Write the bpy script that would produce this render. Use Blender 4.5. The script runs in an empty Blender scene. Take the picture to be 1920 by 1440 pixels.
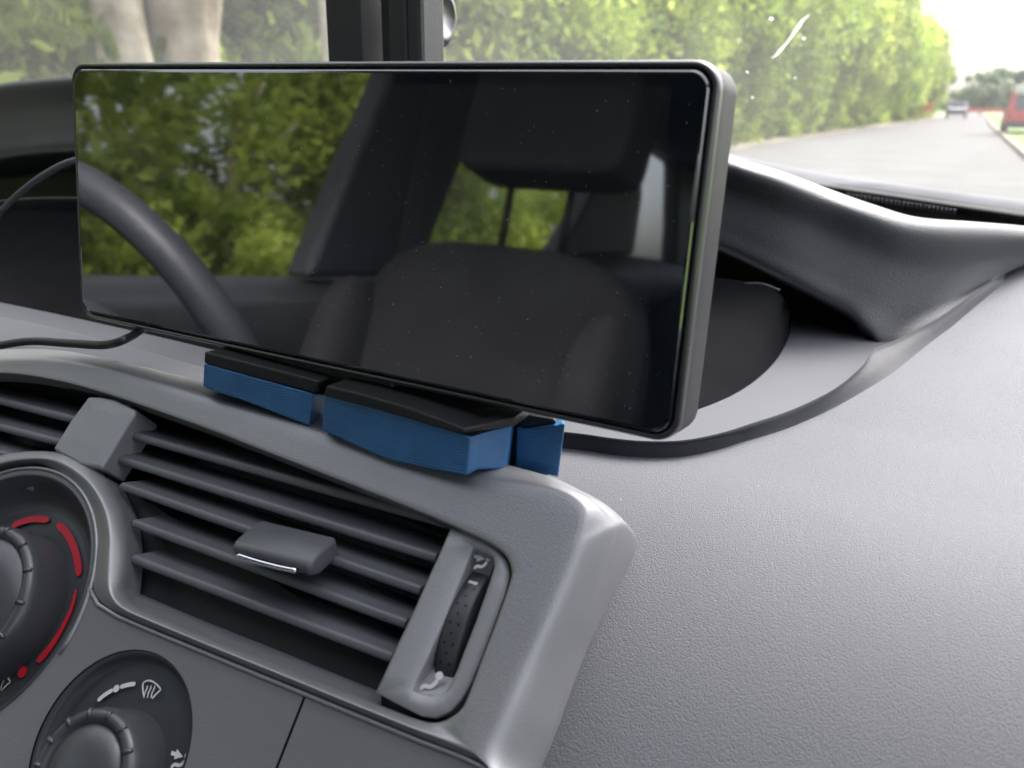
import bpy, bmesh, math, random
from math import sin, cos, radians, pi, sqrt, atan2
from mathutils import Vector, Matrix
import numpy as np
random.seed(7)
rng = np.random.default_rng(7)
scn = bpy.context.scene
COL = scn.collection

# ------------------------------------------------------------------ camera
FPX = 1613.84
YAW, PITCH, ROLL = .46239, .31847, -.00951
_f = np.array([-sin(YAW)*cos(PITCH), cos(YAW)*cos(PITCH), -sin(PITCH)])
_r = np.array([cos(YAW), sin(YAW), 0.]); _u = np.cross(_r, _f)
CR = _r*cos(ROLL) - _u*sin(ROLL); CU = _u*cos(ROLL) + _r*sin(ROLL); CF = _f
cam = bpy.data.cameras.new('camera'); camo = bpy.data.objects.new('camera', cam); COL.objects.link(camo)
camo.matrix_world = Matrix(((CR[0], CU[0], -CF[0], 0), (CR[1], CU[1], -CF[1], 0), (CR[2], CU[2], -CF[2], 0), (0, 0, 0, 1)))
cam.sensor_width = 36; cam.lens = FPX/1920*36
cam.clip_start = .01; cam.clip_end = 2000
cam.dof.use_dof = True; cam.dof.focus_distance = .30; cam.dof.aperture_fstop = 15
scn.camera = camo

# ------------------------------------------------------------------ light
SUN_EL, SUN_AZ = radians(52), radians(18)      # azimuth from +Y towards +X
world = bpy.data.worlds.new('World'); scn.world = world; world.use_nodes = True
nt = world.node_tree; nt.nodes.clear()
sky = nt.nodes.new('ShaderNodeTexSky'); sky.sky_type = 'NISHITA'; sky.sun_disc = False
sky.sun_elevation = SUN_EL; sky.sun_rotation = SUN_AZ; sky.air_density = 1.0; sky.dust_density = 5; sky.ozone_density = 1
hsv = nt.nodes.new('ShaderNodeHueSaturation'); hsv.inputs['Saturation'].default_value = .4
bg = nt.nodes.new('ShaderNodeBackground'); bg.inputs[1].default_value = .15
out = nt.nodes.new('ShaderNodeOutputWorld')
nt.links.new(sky.outputs[0], hsv.inputs['Color']); nt.links.new(hsv.outputs[0], bg.inputs[0]); nt.links.new(bg.outputs[0], out.inputs[0])
sl = bpy.data.lights.new('sun', 'SUN'); sl.energy = 1.2; sl.angle = radians(28); sl.color = (1, .975, .95)
so = bpy.data.objects.new('sun', sl); COL.objects.link(so)
sd = Vector((sin(SUN_AZ)*cos(SUN_EL), cos(SUN_AZ)*cos(SUN_EL), sin(SUN_EL)))
so.rotation_euler = sd.to_track_quat('Z', 'Y').to_euler()
scn.view_settings.view_transform = 'Standard'; scn.view_settings.look = 'None'
scn.view_settings.gamma = 1; scn.view_settings.use_curve_mapping = False
scn.view_settings.exposure = 1.98
scn.cycles.max_bounces = 8; scn.cycles.transparent_max_bounces = 12
scn.cycles.sample_clamp_indirect = 6; scn.cycles.caustics_reflective = False; scn.cycles.caustics_refractive = False

# ------------------------------------------------------------------ rays and planes
def ray(x, y): return CF + CR*(x-960)/FPX - CU*(y-720)/FPX
def aY(x, y, Y): d = ray(x, y); return d*Y/d[1]
def aZ(x, y, Z): d = ray(x, y); return d*Z/d[2]
def aP(x, y, P, n): d = ray(x, y); n = np.array(n, float); return d*((np.array(P)@n)/(d@n))
FA = radians(45)
FN = np.array([0, -sin(FA), cos(FA)]); FU = np.array([0, cos(FA), sin(FA)]); FX = np.array([1., 0, 0])
FP0 = np.array([-.1673, .2, -.0984])
def F(x, y, h=0.): d = ray(x, y); return d*((FP0@FN + h)/(d@FN))
def FW(u, v, h=0.): return np.array([FP0[0]+u, FP0[1], FP0[2]]) + 0*FX + FU*v + FN*h + np.array([0, 0, 0])
def FWp(u, v, h=0.): return np.array([u, 0, 0]) + np.array([0, FP0[1], FP0[2]]) + np.array([FP0[0], 0, 0]) + FU*v + FN*h
def uvf(P): q = P-FP0; return q[0], q@FU

# ------------------------------------------------------------------ materials
MATS = {}
def newmat(name):
    m = bpy.data.materials.new(name); m.use_nodes = True; t = m.node_tree
    return m, t, t.nodes['Principled BSDF']
def N_(t, k, **kw):
    n = t.nodes.new(k)
    for a, b in kw.items(): setattr(n, a, b)
    return n
def plastic(name, col, rough=.5, metal=0., spec=.5, var=.12, vscale=30., bump=0., bscale=900., kind='noise', rvar=.06, coat=0., bdist=.001, ior=None, speck=0.):
    if name in MATS: return MATS[name]
    m, t, b = newmat(name)
    tc = N_(t, 'ShaderNodeTexCoord')
    n1 = N_(t, 'ShaderNodeTexNoise'); n1.inputs['Scale'].default_value = vscale; n1.inputs['Detail'].default_value = 5
    t.links.new(tc.outputs['Object'], n1.inputs['Vector'])
    mr = N_(t, 'ShaderNodeMapRange'); mr.inputs[3].default_value = 1-var; mr.inputs[4].default_value = 1+var
    mr.inputs[1].default_value = .3; mr.inputs[2].default_value = .7
    t.links.new(n1.outputs[0], mr.inputs[0])
    mx = N_(t, 'ShaderNodeVectorMath', operation='SCALE'); mx.inputs[0].default_value = col
    t.links.new(mr.outputs[0], mx.inputs['Scale'])
    csrc = mx.outputs[0]
    if speck:
        vs = N_(t, 'ShaderNodeTexVoronoi'); vs.inputs['Scale'].default_value = 260; t.links.new(tc.outputs['Object'], vs.inputs['Vector'])
        lt = N_(t, 'ShaderNodeMath', operation='LESS_THAN'); lt.inputs[1].default_value = .05; t.links.new(vs.outputs['Distance'], lt.inputs[0])
        ws = N_(t, 'ShaderNodeSeparateColor'); t.links.new(vs.outputs['Color'], ws.inputs[0])
        gt = N_(t, 'ShaderNodeMath', operation='GREATER_THAN'); gt.inputs[1].default_value = 1-speck; t.links.new(ws.outputs[0], gt.inputs[0])
        mu = N_(t, 'ShaderNodeMath', operation='MULTIPLY'); t.links.new(lt.outputs[0], mu.inputs[0]); t.links.new(gt.outputs[0], mu.inputs[1])
        cm = N_(t, 'ShaderNodeMix', data_type='RGBA'); cm.inputs[7].default_value = (.5, .5, .5, 1)
        t.links.new(mu.outputs[0], cm.inputs[0]); t.links.new(csrc, cm.inputs[6]); csrc = cm.outputs[2]
    t.links.new(csrc, b.inputs['Base Color'])
    r2 = N_(t, 'ShaderNodeMapRange'); r2.inputs[3].default_value = rough-rvar; r2.inputs[4].default_value = rough+rvar
    n3 = N_(t, 'ShaderNodeTexNoise'); n3.inputs['Scale'].default_value = vscale*2.3; n3.inputs['Detail'].default_value = 6
    t.links.new(tc.outputs['Object'], n3.inputs['Vector'])
    t.links.new(n3.outputs[0], r2.inputs[0]); t.links.new(r2.outputs[0], b.inputs['Roughness'])
    b.inputs['Metallic'].default_value = metal; b.inputs['Specular IOR Level'].default_value = spec
    if ior: b.inputs['IOR'].default_value = ior
    b.inputs['Coat Weight'].default_value = coat; b.inputs['Coat Roughness'].default_value = .15
    if bump:
        bp = N_(t, 'ShaderNodeBump'); bp.inputs['Strength'].default_value = bump; bp.inputs['Distance'].default_value = bdist
        if kind == 'grain':
            nn = N_(t, 'ShaderNodeTexNoise'); nn.inputs['Scale'].default_value = bscale*.6; t.links.new(tc.outputs['Object'], nn.inputs['Vector'])
            va = N_(t, 'ShaderNodeVectorMath', operation='MULTIPLY_ADD')
            va.inputs[1].default_value = (.0006, .0006, .0006); t.links.new(nn.outputs['Color'], va.inputs[0]); t.links.new(tc.outputs['Object'], va.inputs[2])
            v = N_(t, 'ShaderNodeTexVoronoi', feature='SMOOTH_F1'); v.inputs['Scale'].default_value = bscale; v.inputs['Smoothness'].default_value = .6
            t.links.new(va.outputs[0], v.inputs['Vector'])
            mm = N_(t, 'ShaderNodeMath', operation='MULTIPLY'); mm.inputs[1].default_value = -1
            t.links.new(v.outputs['Distance'], mm.inputs[0]); src = mm.outputs[0]
        elif kind == 'layers':
            w = N_(t, 'ShaderNodeTexWave', wave_type='BANDS', bands_direction='Z'); w.inputs['Scale'].default_value = bscale
            w.inputs['Distortion'].default_value = 2.2; w.inputs['Detail'].default_value = 3; w.inputs['Detail Scale'].default_value = .6; t.links.new(tc.outputs['Object'], w.inputs['Vector']); src = w.outputs[0]
        else:
            nn = N_(t, 'ShaderNodeTexNoise'); nn.inputs['Scale'].default_value = bscale; nn.inputs['Detail'].default_value = 3
            t.links.new(tc.outputs['Object'], nn.inputs['Vector']); src = nn.outputs[0]
        t.links.new(src, bp.inputs['Height']); t.links.new(bp.outputs[0], b.inputs['Normal'])
    MATS[name] = m; return m

M_GRAIN = plastic('grained_dash_plastic', (.086, .088, .099), .62, spec=.34, bump=.6, bscale=2400, kind='grain', bdist=.00035, vscale=6, var=.06, speck=.012)
M_HOOD = plastic('hood_plastic', (.036, .037, .042), .44, spec=.6, bump=.9, bscale=1900, kind='grain', bdist=.0002, vscale=6, var=.06)
M_RIMD = plastic('bay_rim_plastic', (.030, .031, .036), .6, spec=.3, bump=.3, bscale=1800, kind='grain', bdist=.0003, speck=.01)
M_SHELF = plastic('satin_grey_plastic', (.078, .081, .090), .62, spec=.3, bump=.1, bscale=2500, vscale=8, var=.05)
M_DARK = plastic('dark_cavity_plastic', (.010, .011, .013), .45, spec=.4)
M_LENS = plastic('smoked_lens', (.011, .0112, .012), .6, ior=1.12, spec=.0, rvar=.03)
M_SILVER = plastic('silver_painted_trim', (.285, .286, .294), .40, metal=.58, bump=.35, bscale=3000, vscale=14, var=.06, bdist=.0004, speck=.004)
M_SILVER2 = plastic('silver_vent_panel', (.30, .303, .312), .45, metal=.4, bump=.35, bscale=3000, vscale=14, var=.05, bdist=.0004)
M_PANEL = plastic('charcoal_console_plastic', (.125, .125, .132), .48, spec=.45, bump=.22, bscale=1500, vscale=10, var=.06, bdist=.0005, speck=.02)
M_BLADE = plastic('vent_blade_plastic', (.11, .114, .124), .42, spec=.5, bump=.08, bscale=2500, speck=.008)
M_KNOB = plastic('knob_plastic', (.050, .052, .057), .33, spec=.6, bump=.06, bscale=2200, speck=.01)
M_WELL = plastic('dial_well_plastic', (.042, .044, .049), .42, spec=.5, bump=.08, bscale=2200, speck=.01)
M_WHEEL = plastic('thumbwheel_rubber', (.045, .046, .05), .42, spec=.5)
M_CHROME = plastic('chrome_strip', (.75, .76, .8), .12, metal=1, var=.02)
M_RED = plastic('red_marking', (.52, .012, .03), .5, var=.03)
M_WHITE = plastic('white_marking', (.62, .62, .63), .5, var=.03)
M_BLUE = plastic('blue_printed_plastic', (.045, .17, .38), .42, spec=.5, bump=.6, bscale=345, kind='layers', bdist=.0002, vscale=90, var=.14)
M_BLACK = plastic('black_plate', (.022, .023, .024), .42, spec=.4, bump=.1, bscale=1500)
M_HOUSING = plastic('display_housing', (.022, .022, .026), .5, spec=.2, bump=.05, bscale=3000, vscale=20, var=.04)
M_RIM = plastic('display_rim', (.028, .029, .033), .30, spec=1.0, coat=.4, vscale=20, var=.03)
M_GBORDER = plastic('display_glass_border', (.006, .009, .014), .028, ior=2.55, var=.02, rvar=.0, vscale=5)
M_GACTIVE = plastic('display_glass_active', (.018, .020, .023), .028, ior=2.55, var=.30, rvar=.010, vscale=5)
M_POST = plastic('post_plastic', (.035, .036, .040), .5, spec=.4, bump=.4, bscale=600, kind='noise', bdist=.0003)
M_CABLE = plastic('cable_rubber', (.02, .02, .022), .4, spec=.5)
M_FABRIC = plastic('seat_fabric', (.045, .045, .05), .85, spec=.2, bump=.3, bscale=400, vscale=8, var=.3)
M_HEAD = plastic('headliner_fabric', (.10, .10, .105), .9, spec=.1)
M_LEATHER = plastic('wheel_leather', (.075, .08, .095), .38, spec=.5, bump=.15, bscale=900)
M_DOOR = plastic('door_plastic', (.06, .062, .068), .5, spec=.4)
M_PILLAR = plastic('pillar_plastic', (.07, .073, .085), .5, spec=.4)
M_RUBBER = plastic('black_rubber', (.012, .012, .014), .6, spec=.3)
M_COWL = plastic('cowl_grey', (.055, .057, .070), .65, spec=.3)
def paint_chip():
    m, t, b = newmat('pitted_glass'); o = t.nodes['Material Output']; d = N_(t, 'ShaderNodeBsdfTranslucent'); d.inputs[0].default_value = (.9, .9, .9, 1)
    tr = N_(t, 'ShaderNodeBsdfTransparent'); mx = N_(t, 'ShaderNodeMixShader'); mx.inputs[0].default_value = .5
    t.links.new(tr.outputs[0], mx.inputs[1]); t.links.new(d.outputs[0], mx.inputs[2]); t.links.new(mx.outputs[0], o.inputs['Surface']); return m
M_CHIP = paint_chip()
M_DUST = plastic('dust', (.4, .4, .42), .8, spec=.1)

def glassmat(name, dust=.0, scale=3., gl=.05):
    m, t, b = newmat(name); t.nodes.remove(b); o = t.nodes['Material Output']
    tr = N_(t, 'ShaderNodeBsdfTransparent'); tr.inputs[0].default_value = (.965, .97, .975, 1)
    g = N_(t, 'ShaderNodeBsdfGlossy'); g.inputs['Roughness'].default_value = .02
    lw = N_(t, 'ShaderNodeLayerWeight'); lw.inputs[0].default_value = .5
    pw = N_(t, 'ShaderNodeMath', operation='POWER'); pw.inputs[1].default_value = 4.; t.links.new(lw.outputs['Facing'], pw.inputs[0])
    fr = N_(t, 'ShaderNodeMath', operation='MULTIPLY_ADD'); fr.inputs[1].default_value = .55; fr.inputs[2].default_value = .035; t.links.new(pw.outputs[0], fr.inputs[0])
    m1 = N_(t, 'ShaderNodeMixShader'); t.links.new(fr.outputs[0], m1.inputs[0]); t.links.new(tr.outputs[0], m1.inputs[1]); t.links.new(g.outputs[0], m1.inputs[2])
    df = N_(t, 'ShaderNodeBsdfTranslucent'); df.inputs[0].default_value = (.85, .85, .85, 1)
    tc = N_(t, 'ShaderNodeTexCoord'); n = N_(t, 'ShaderNodeTexNoise'); n.inputs['Scale'].default_value = scale; n.inputs['Detail'].default_value = 7
    t.links.new(tc.outputs['Object'], n.inputs[0])
    mr = N_(t, 'ShaderNodeMapRange'); mr.inputs[1].default_value = .35; mr.inputs[2].default_value = .7; mr.inputs[3].default_value = dust*.5; mr.inputs[4].default_value = dust*1.5
    t.links.new(n.outputs[0], mr.inputs[0])
    m2 = N_(t, 'ShaderNodeMixShader'); t.links.new(mr.outputs[0], m2.inputs[0]); t.links.new(m1.outputs[0], m2.inputs[1]); t.links.new(df.outputs[0], m2.inputs[2])
    t.links.new(m2.outputs[0], o.inputs['Surface']); return m
M_GLASS = glassmat('windscreen_glass', .04)
M_SGLASS = glassmat('side_glass', .01)

def leafmat(name, c1, c2, trans=.5):
    m, t, b = newmat(name); o = t.nodes['Material Output']
    tc = N_(t, 'ShaderNodeTexCoord'); n = N_(t, 'ShaderNodeTexNoise'); n.inputs['Scale'].default_value = .9; n.inputs['Detail'].default_value = 6
    t.links.new(tc.outputs['Object'], n.inputs[0])
    cr0 = N_(t, 'ShaderNodeValToRGB'); cr0.color_ramp.elements[0].position = .38; cr0.color_ramp.elements[1].position = .62
    cr0.color_ramp.elements[0].color = (*c1, 1); cr0.color_ramp.elements[1].color = (*c2, 1)
    t.links.new(n.outputs[0], cr0.inputs[0])
    oi = N_(t, 'ShaderNodeObjectInfo'); rm = N_(t, 'ShaderNodeMapRange'); rm.inputs[3].default_value = .50; rm.inputs[4].default_value = 1.2
    t.links.new(oi.outputs['Random'], rm.inputs[0]); cr = N_(t, 'ShaderNodeVectorMath', operation='SCALE'); t.links.new(cr0.outputs[0], cr.inputs[0]); t.links.new(rm.outputs[0], cr.inputs['Scale'])
    t.links.new(cr.outputs[0], b.inputs['Base Color'])
    b.inputs['Roughness'].default_value = .55; b.inputs['Specular IOR Level'].default_value = .3
    tl = N_(t, 'ShaderNodeBsdfTranslucent'); hs = N_(t, 'ShaderNodeHueSaturation'); hs.inputs['Value'].default_value = 1.6; hs.inputs['Hue'].default_value = .485
    t.links.new(cr.outputs[0], hs.inputs['Color']); t.links.new(hs.outputs[0], tl.inputs[0])
    mx = N_(t, 'ShaderNodeMixShader'); mx.inputs[0].default_value = trans
    t.links.new(b.outputs[0], mx.inputs[1]); t.links.new(tl.outputs[0], mx.inputs[2]); t.links.new(mx.outputs[0], o.inputs['Surface'])
    return m
M_LEAF = leafmat('fresh_green_leaves', (.17, .25, .04), (.50, .60, .13))
M_LEAF2 = leafmat('dark_green_leaves', (.11, .18, .035), (.32, .42, .08), .45)
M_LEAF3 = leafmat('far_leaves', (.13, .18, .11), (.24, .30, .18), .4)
def groundmat(name, c1, c2, sc, rough=.9, bump=.3, bd=.02):
    m, t, b = newmat(name)
    tc = N_(t, 'ShaderNodeTexCoord'); n = N_(t, 'ShaderNodeTexNoise'); n.inputs['Scale'].default_value = sc; n.inputs['Detail'].default_value = 8
    t.links.new(tc.outputs['Object'], n.inputs[0])
    cr = N_(t, 'ShaderNodeValToRGB'); cr.color_ramp.elements[0].position = .35; cr.color_ramp.elements[1].position = .65
    cr.color_ramp.elements[0].color = (*c1, 1); cr.color_ramp.elements[1].color = (*c2, 1)
    t.links.new(n.outputs[0], cr.inputs[0]); t.links.new(cr.outputs[0], b.inputs['Base Color'])
    b.inputs['Roughness'].default_value = rough
    bp = N_(t, 'ShaderNodeBump'); bp.inputs['Strength'].default_value = bump; bp.inputs['Distance'].default_value = bd
    t.links.new(n.outputs[0], bp.inputs['Height']); t.links.new(bp.outputs[0], b.inputs['Normal']); return m
M_BARK = groundmat('pale_bark', (.20, .155, .10), (.60, .52, .40), 2.2, .9, .8, .04)
M_ROAD = groundmat('worn_asphalt', (.088, .086, .082), (.112, .109, .104), .8)
M_GRASS = groundmat('verge_grass', (.07, .13, .025), (.17, .25, .05), 3.)
M_DIRT = groundmat('dusty_road_edge', (.22, .18, .12), (.33, .28, .20), 5.)
M_KERB = groundmat('kerb_concrete', (.20, .17, .12), (.30, .26, .20), 6.)
M_RPAINT = plastic('red_paint', (.62, .03, .05), .4, coat=.6)
M_WPAINT = plastic('cream_paint', (.70, .68, .62), .35, coat=.4)
M_SPAINT = plastic('blue_grey_paint', (.12, .14, .20), .3, coat=.6)
M_CGLASS = plastic('car_glass', (.05, .055, .06), .08, spec=.8)
M_LAMP = plastic('red_lamp', (.5, .03, .02), .2)
M_ORANGE = plastic('red_barrier_plastic', (.65, .10, .05), .5)

# ------------------------------------------------------------------ builders
LOC = {}
def tag(o, label=None, cat=None, group=None, kind=None):
    if label: o['label'] = label
    if cat: o['category'] = cat
    if group: o['group'] = group
    if kind: o['kind'] = kind
    return o
def thing(name, label, cat, loc=(0, 0, 0), group=None):
    o = bpy.data.objects.new(name, None); COL.objects.link(o); o.location = Vector(loc); o.empty_display_size = .05
    LOC[o.name] = Vector(loc); return tag(o, label, cat, group)
def mk(name, V, Fc, mat, parent=None, smooth=True, sub=0, bev=0., bseg=2, origin=None, weld=True, solid=0.):
    L = LOC[parent.name] if parent else Vector(origin if origin is not None else (0, 0, 0))
    me = bpy.data.meshes.new(name)
    me.from_pydata([tuple(Vector(v)-L) for v in V], [], [tuple(f) for f in Fc])
    if weld:
        bm = bmesh.new(); bm.from_mesh(me); bmesh.ops.remove_doubles(bm, verts=bm.verts, dist=2e-6)
        bmesh.ops.recalc_face_normals(bm, faces=bm.faces); bm.to_mesh(me); bm.free()
    me.materials.append(mat); o = bpy.data.objects.new(name, me); COL.objects.link(o)
    if parent: o.parent = parent
    else: o.location = L
    LOC[o.name] = L
    if smooth: me.polygons.foreach_set('use_smooth', [True]*len(me.polygons))
    if solid:
        md = o.modifiers.new('solid', 'SOLIDIFY'); md.thickness = solid; md.offset = -1
    if bev:
        md = o.modifiers.new('bevel', 'BEVEL'); md.width = bev; md.segments = bseg; md.limit_method = 'ANGLE'; md.angle_limit = radians(35)
        md.harden_normals = False
    if sub:
        md = o.modifiers.new('sub', 'SUBSURF'); md.levels = sub; md.render_levels = sub
    return o
def cat_rom(P, n):
    P = np.array(P, float); m = len(P)
    if m == 2:
        t = np.linspace(0, 1, n)[:, None]; return P[0]*(1-t)+P[1]*t
    Q = np.vstack([2*P[0]-P[1], P, 2*P[-1]-P[-2]]); o = []
    for s in np.linspace(0, m-1, n):
        i = min(int(s), m-2); t = s-i; a, b, c, d = Q[i], Q[i+1], Q[i+2], Q[i+3]
        o.append(.5*((2*b)+(-a+c)*t+(2*a-5*b+4*c-d)*t*t+(-a+3*b-3*c+d)*t**3))
    return np.array(o)
def grid(rows):
    nu = len(rows[0]); V = [p for r in rows for p in r]; Fc = []
    for j in range(len(rows)-1):
        for i in range(nu-1): Fc.append((j*nu+i, j*nu+i+1, (j+1)*nu+i+1, (j+1)*nu+i))
    return V, Fc
def loft(rows, nu, nv):
    R = np.array([cat_rom(r, nu) for r in rows]); C = np.array([cat_rom(R[:, i], nv) for i in range(nu)])
    return grid([[C[i, j] for i in range(nu)] for j in range(nv)])
def prism(ptsA, ptsB):
    n = len(ptsA); V = list(ptsA)+list(ptsB)
    Fc = [tuple(range(n)), tuple(range(2*n-1, n-1, -1))]+[(i, (i+1) % n, n+(i+1) % n, n+i) for i in range(n)]
    return V, Fc
def merge(*parts):
    V, Fc = [], []
    for v, f in parts:
        k = len(V); V += list(v); Fc += [tuple(a+k for a in q) for q in f]
    return V, Fc
def boxg(c, s, M=None):
    c = np.array(c, float); V = []
    for x in (-1, 1):
        for y in (-1, 1):
            for z in (-1, 1):
                p = np.array([x*s[0]/2, y*s[1]/2, z*s[2]/2]); V.append(c+(M@p if M is not None else p))
    return V, [(0, 1, 3, 2), (4, 6, 7, 5), (0, 4, 5, 1), (2, 3, 7, 6), (0, 2, 6, 4), (1, 5, 7, 3)]
def tube(P, r, seg=12, n=None, cap=True, sq=1.):
    P = cat_rom(P, n) if n else np.array(P, float); V, Fc = [], []; m = len(P)
    up = np.array([0, 0, 1.])
    rr = r if hasattr(r, '__len__') else [r]*m
    for i in range(m):
        t = P[min(i+1, m-1)]-P[max(i-1, 0)]; t /= np.linalg.norm(t)
        a = np.cross(t, up)
        if np.linalg.norm(a) < 1e-3: a = np.cross(t, [0, 1., 0])
        a /= np.linalg.norm(a); b = np.cross(t, a)
        for k in range(seg): V.append(P[i]+rr[i]*(a*cos(2*pi*k/seg)+b*sq*sin(2*pi*k/seg)))
    for i in range(m-1):
        for k in range(seg): Fc.append((i*seg+k, i*seg+(k+1) % seg, (i+1)*seg+(k+1) % seg, (i+1)*seg+k))
    if cap: Fc += [tuple(range(seg)), tuple(range((m-1)*seg, m*seg))]
    return V, Fc
def lathe(c, ax, bx, nx, prof, seg=96, notch=None):
    V, Fc = [], []
    for (r, h) in prof:
        for k in range(seg):
            a = 2*pi*k/seg; rr = r*(notch(a, r, h) if notch else 1)
            V.append(c+ax*rr*cos(a)+bx*rr*sin(a)+nx*h)
    for i in range(len(prof)-1):
        for k in range(seg): Fc.append((i*seg+k, i*seg+(k+1) % seg, (i+1)*seg+(k+1) % seg, (i+1)*seg+k))
    if prof[-1][0] > 1e-6: Fc.append(tuple(range((len(prof)-1)*seg, len(prof)*seg)))
    return V, Fc
def flat_poly(outer, holes, h):
    """triangulated flat polygon with holes, given in fascia u,v"""
    bm = bmesh.new(); E = []
    for loop in [outer]+holes:
        vs = [bm.verts.new((p[0], p[1], 0)) for p in loop]
        E += [bm.edges.new((vs[i], vs[(i+1) % len(vs)])) for i in range(len(vs))]
    bmesh.ops.triangle_fill(bm, edges=E, use_beauty=True, use_dissolve=False)
    bm.verts.ensure_lookup_table(); V = [FWp(v.co.x, v.co.y, h) for v in bm.verts]
    Fc = [tuple(v.index for v in f.verts) for f in bm.faces]
    bm.free(); return V, Fc
def rr2(w, h, r, n=8):
    P = []
    for (cx, cy, a0) in ((w/2-r, h/2-r, 0), (-w/2+r, h/2-r, 90), (-w/2+r, -h/2+r, 180), (w/2-r, -h/2+r, 270)):
        for k in range(n+1):
            a = radians(a0+90*k/n); P.append((cx+r*cos(a), cy+r*sin(a)))
    return P
def rings(loops, caps=(True, True)):
    n = len(loops[0]); V = [p for l in loops for p in l]; Fc = []
    for j in range(len(loops)-1):
        for i in range(n): Fc.append((j*n+i, j*n+(i+1) % n, (j+1)*n+(i+1) % n, (j+1)*n+i))
    if caps[0]: Fc.append(tuple(range(n)))
    if caps[1]: Fc.append(tuple(range((len(loops)-1)*n, len(loops)*n)))
    return V, Fc

# ================================================================== OUTSIDE
GZ = -1.25
def gpt(x, y): return aZ(x, y, GZ)
edgeL = [(-6.6, -40), (-6.4, 0), (-6.2, 12), (-6.1, 20), (-5.8, 30), (-5.0, 45), (-4.0, 65), (-3.0, 90), (-2.2, 120), (-1.5, 170), (0, 300)]
def edge_x(y): return float(np.interp(y, [p[1] for p in edgeL], [p[0] for p in edgeL]))
tag(mk('ground', [(-400, -300, GZ-.02), (400, -300, GZ-.02), (400, 900, GZ-.02), (-400, 900, GZ-.02)], [(0, 1, 2, 3)], M_GRASS), kind='structure')
ys = [-40, -10, 0, 10, 20, 30, 45, 65, 90, 120, 170, 300]
def rx(y): return 1.45 + (0 if y < 60 else (y-60)*.012)
tag(mk('road', *grid([[(edge_x(y)-.1, y, GZ), (rx(y)+.1, y, GZ)] for y in ys]), M_ROAD, smooth=False), kind='structure')
tag(mk('road_edge', *grid([[(edge_x(y)-.75+.12*sin(y*1.7), y, GZ+.004), (edge_x(y)+.25+.1*sin(y*2.9), y, GZ+.004)] for y in np.linspace(-40, 200, 160)]), M_DIRT, smooth=False), kind='structure')
V, Fc = [], []
rows = []
for y in ys: rows.append([(rx(y), y, GZ-.01), (rx(y), y, GZ+.1), (rx(y)+.02, y, GZ+.12), (rx(y)+.18, y, GZ+.12), (rx(y)+.18, y, GZ-.01)])
tag(mk('kerb', *grid(rows), M_KERB, smooth=False), kind='structure')
tag(mk('pavement', *grid([[(rx(y)+1.3, y, GZ+.09), (rx(y)+3.0, y, GZ+.09)] for y in ys]), M_KERB, smooth=False), kind='structure')
tag(mk('verge', *grid([[(rx(y)+.18, y, GZ+.1), (rx(y)+1.3, y, GZ+.1)] for y in ys]), M_GRASS, smooth=False), kind='structure')

def crown_mesh(name, n, leaf, clumps, rx_, ry_, rz_, mat, seed, low=0.):
    g = np.random.default_rng(seed)
    cc = g.normal(size=(clumps, 3)); cc /= np.linalg.norm(cc, axis=1)[:, None]
    cc *= (g.random((clumps, 1))**.45); cc[:, 2] = np.clip(cc[:, 2], -1+low, 1)
    cr = .16+.16*g.random(clumps)
    idx = g.integers(0, clumps, n)
    d = g.normal(size=(n, 3)); d /= np.linalg.norm(d, axis=1)[:, None]
    P = cc[idx]+d*(cr[idx][:, None])*(.5+.5*g.random((n, 1)))
    P *= np.array([rx_, ry_, rz_])
    a = g.normal(size=(n, 3)); a /= np.linalg.norm(a, axis=1)[:, None]
    b = np.cross(a, g.normal(size=(n, 3))); b /= np.linalg.norm(b, axis=1)[:, None]
    s = leaf*(.6+.8*g.random((n, 1)))
    V = np.concatenate([P-a*s, P+b*s*.45, P+a*s, P-b*s*.45], axis=1).reshape(-1, 3)
    me = bpy.data.meshes.new(name); me.vertices.add(4*n); me.vertices.foreach_set('co', V.ravel())
    me.loops.add(4*n); me.loops.foreach_set('vertex_index', np.arange(4*n)); me.polygons.add(n)
    me.polygons.foreach_set('loop_start', np.arange(0, 4*n, 4)); me.polygons.foreach_set('loop_total', np.full(n, 4))
    me.update(); me.validate(); me.materials.append(mat); return me
CM = [crown_mesh('crown_a', 15000, .10, 90, 2.6, 2.6, 3.2, M_LEAF, 1), crown_mesh('crown_b', 15000, .10, 80, 2.6, 2.6, 3.2, M_LEAF, 2),
      crown_mesh('crown_c', 13000, .11, 80, 2.8, 2.8, 3.4, M_LEAF2, 3)]
CM.append(crown_mesh('crown_thin', 5200, .11, 60, 2.6, 2.6, 3.0, M_LEAF, 11))
BM = [crown_mesh('bush_a', 8000, .075, 60, 1.4, 1.6, 1.1, M_LEAF, 5, .2), crown_mesh('bush_b', 8000, .075, 60, 1.4, 1.6, 1.1, M_LEAF2, 6, .2)]
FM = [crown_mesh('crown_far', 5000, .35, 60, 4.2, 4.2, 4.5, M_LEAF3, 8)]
def trunk_geo(h, r, lean=(0, 0), limbs=3, seed=0):
    g = random.Random(seed); P = [np.array([lean[0]*t+.05*sin(5*t+seed), lean[1]*t+.05*cos(4*t+seed), h*t]) for t in np.linspace(0, 1, 8)]
    P = cat_rom(P, 26)
    parts = [tube(P, [r*(1.35 if i == 0 else 1)*(1-.55*i/25) for i in range(26)], 24 if r > .14 else 10)]
    for k in range(limbs):
        t = .45+.15*k; b = P[int(t*25)]; an = g.random()*6.28
        e = b+np.array([cos(an)*h*.28, sin(an)*h*.28, h*.3])
        parts.append(tube([b, (b+e)/2+np.array([0, 0, .1]), e], [r*.4, r*.28, r*.12], 8))
    return merge(*parts)
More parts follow.
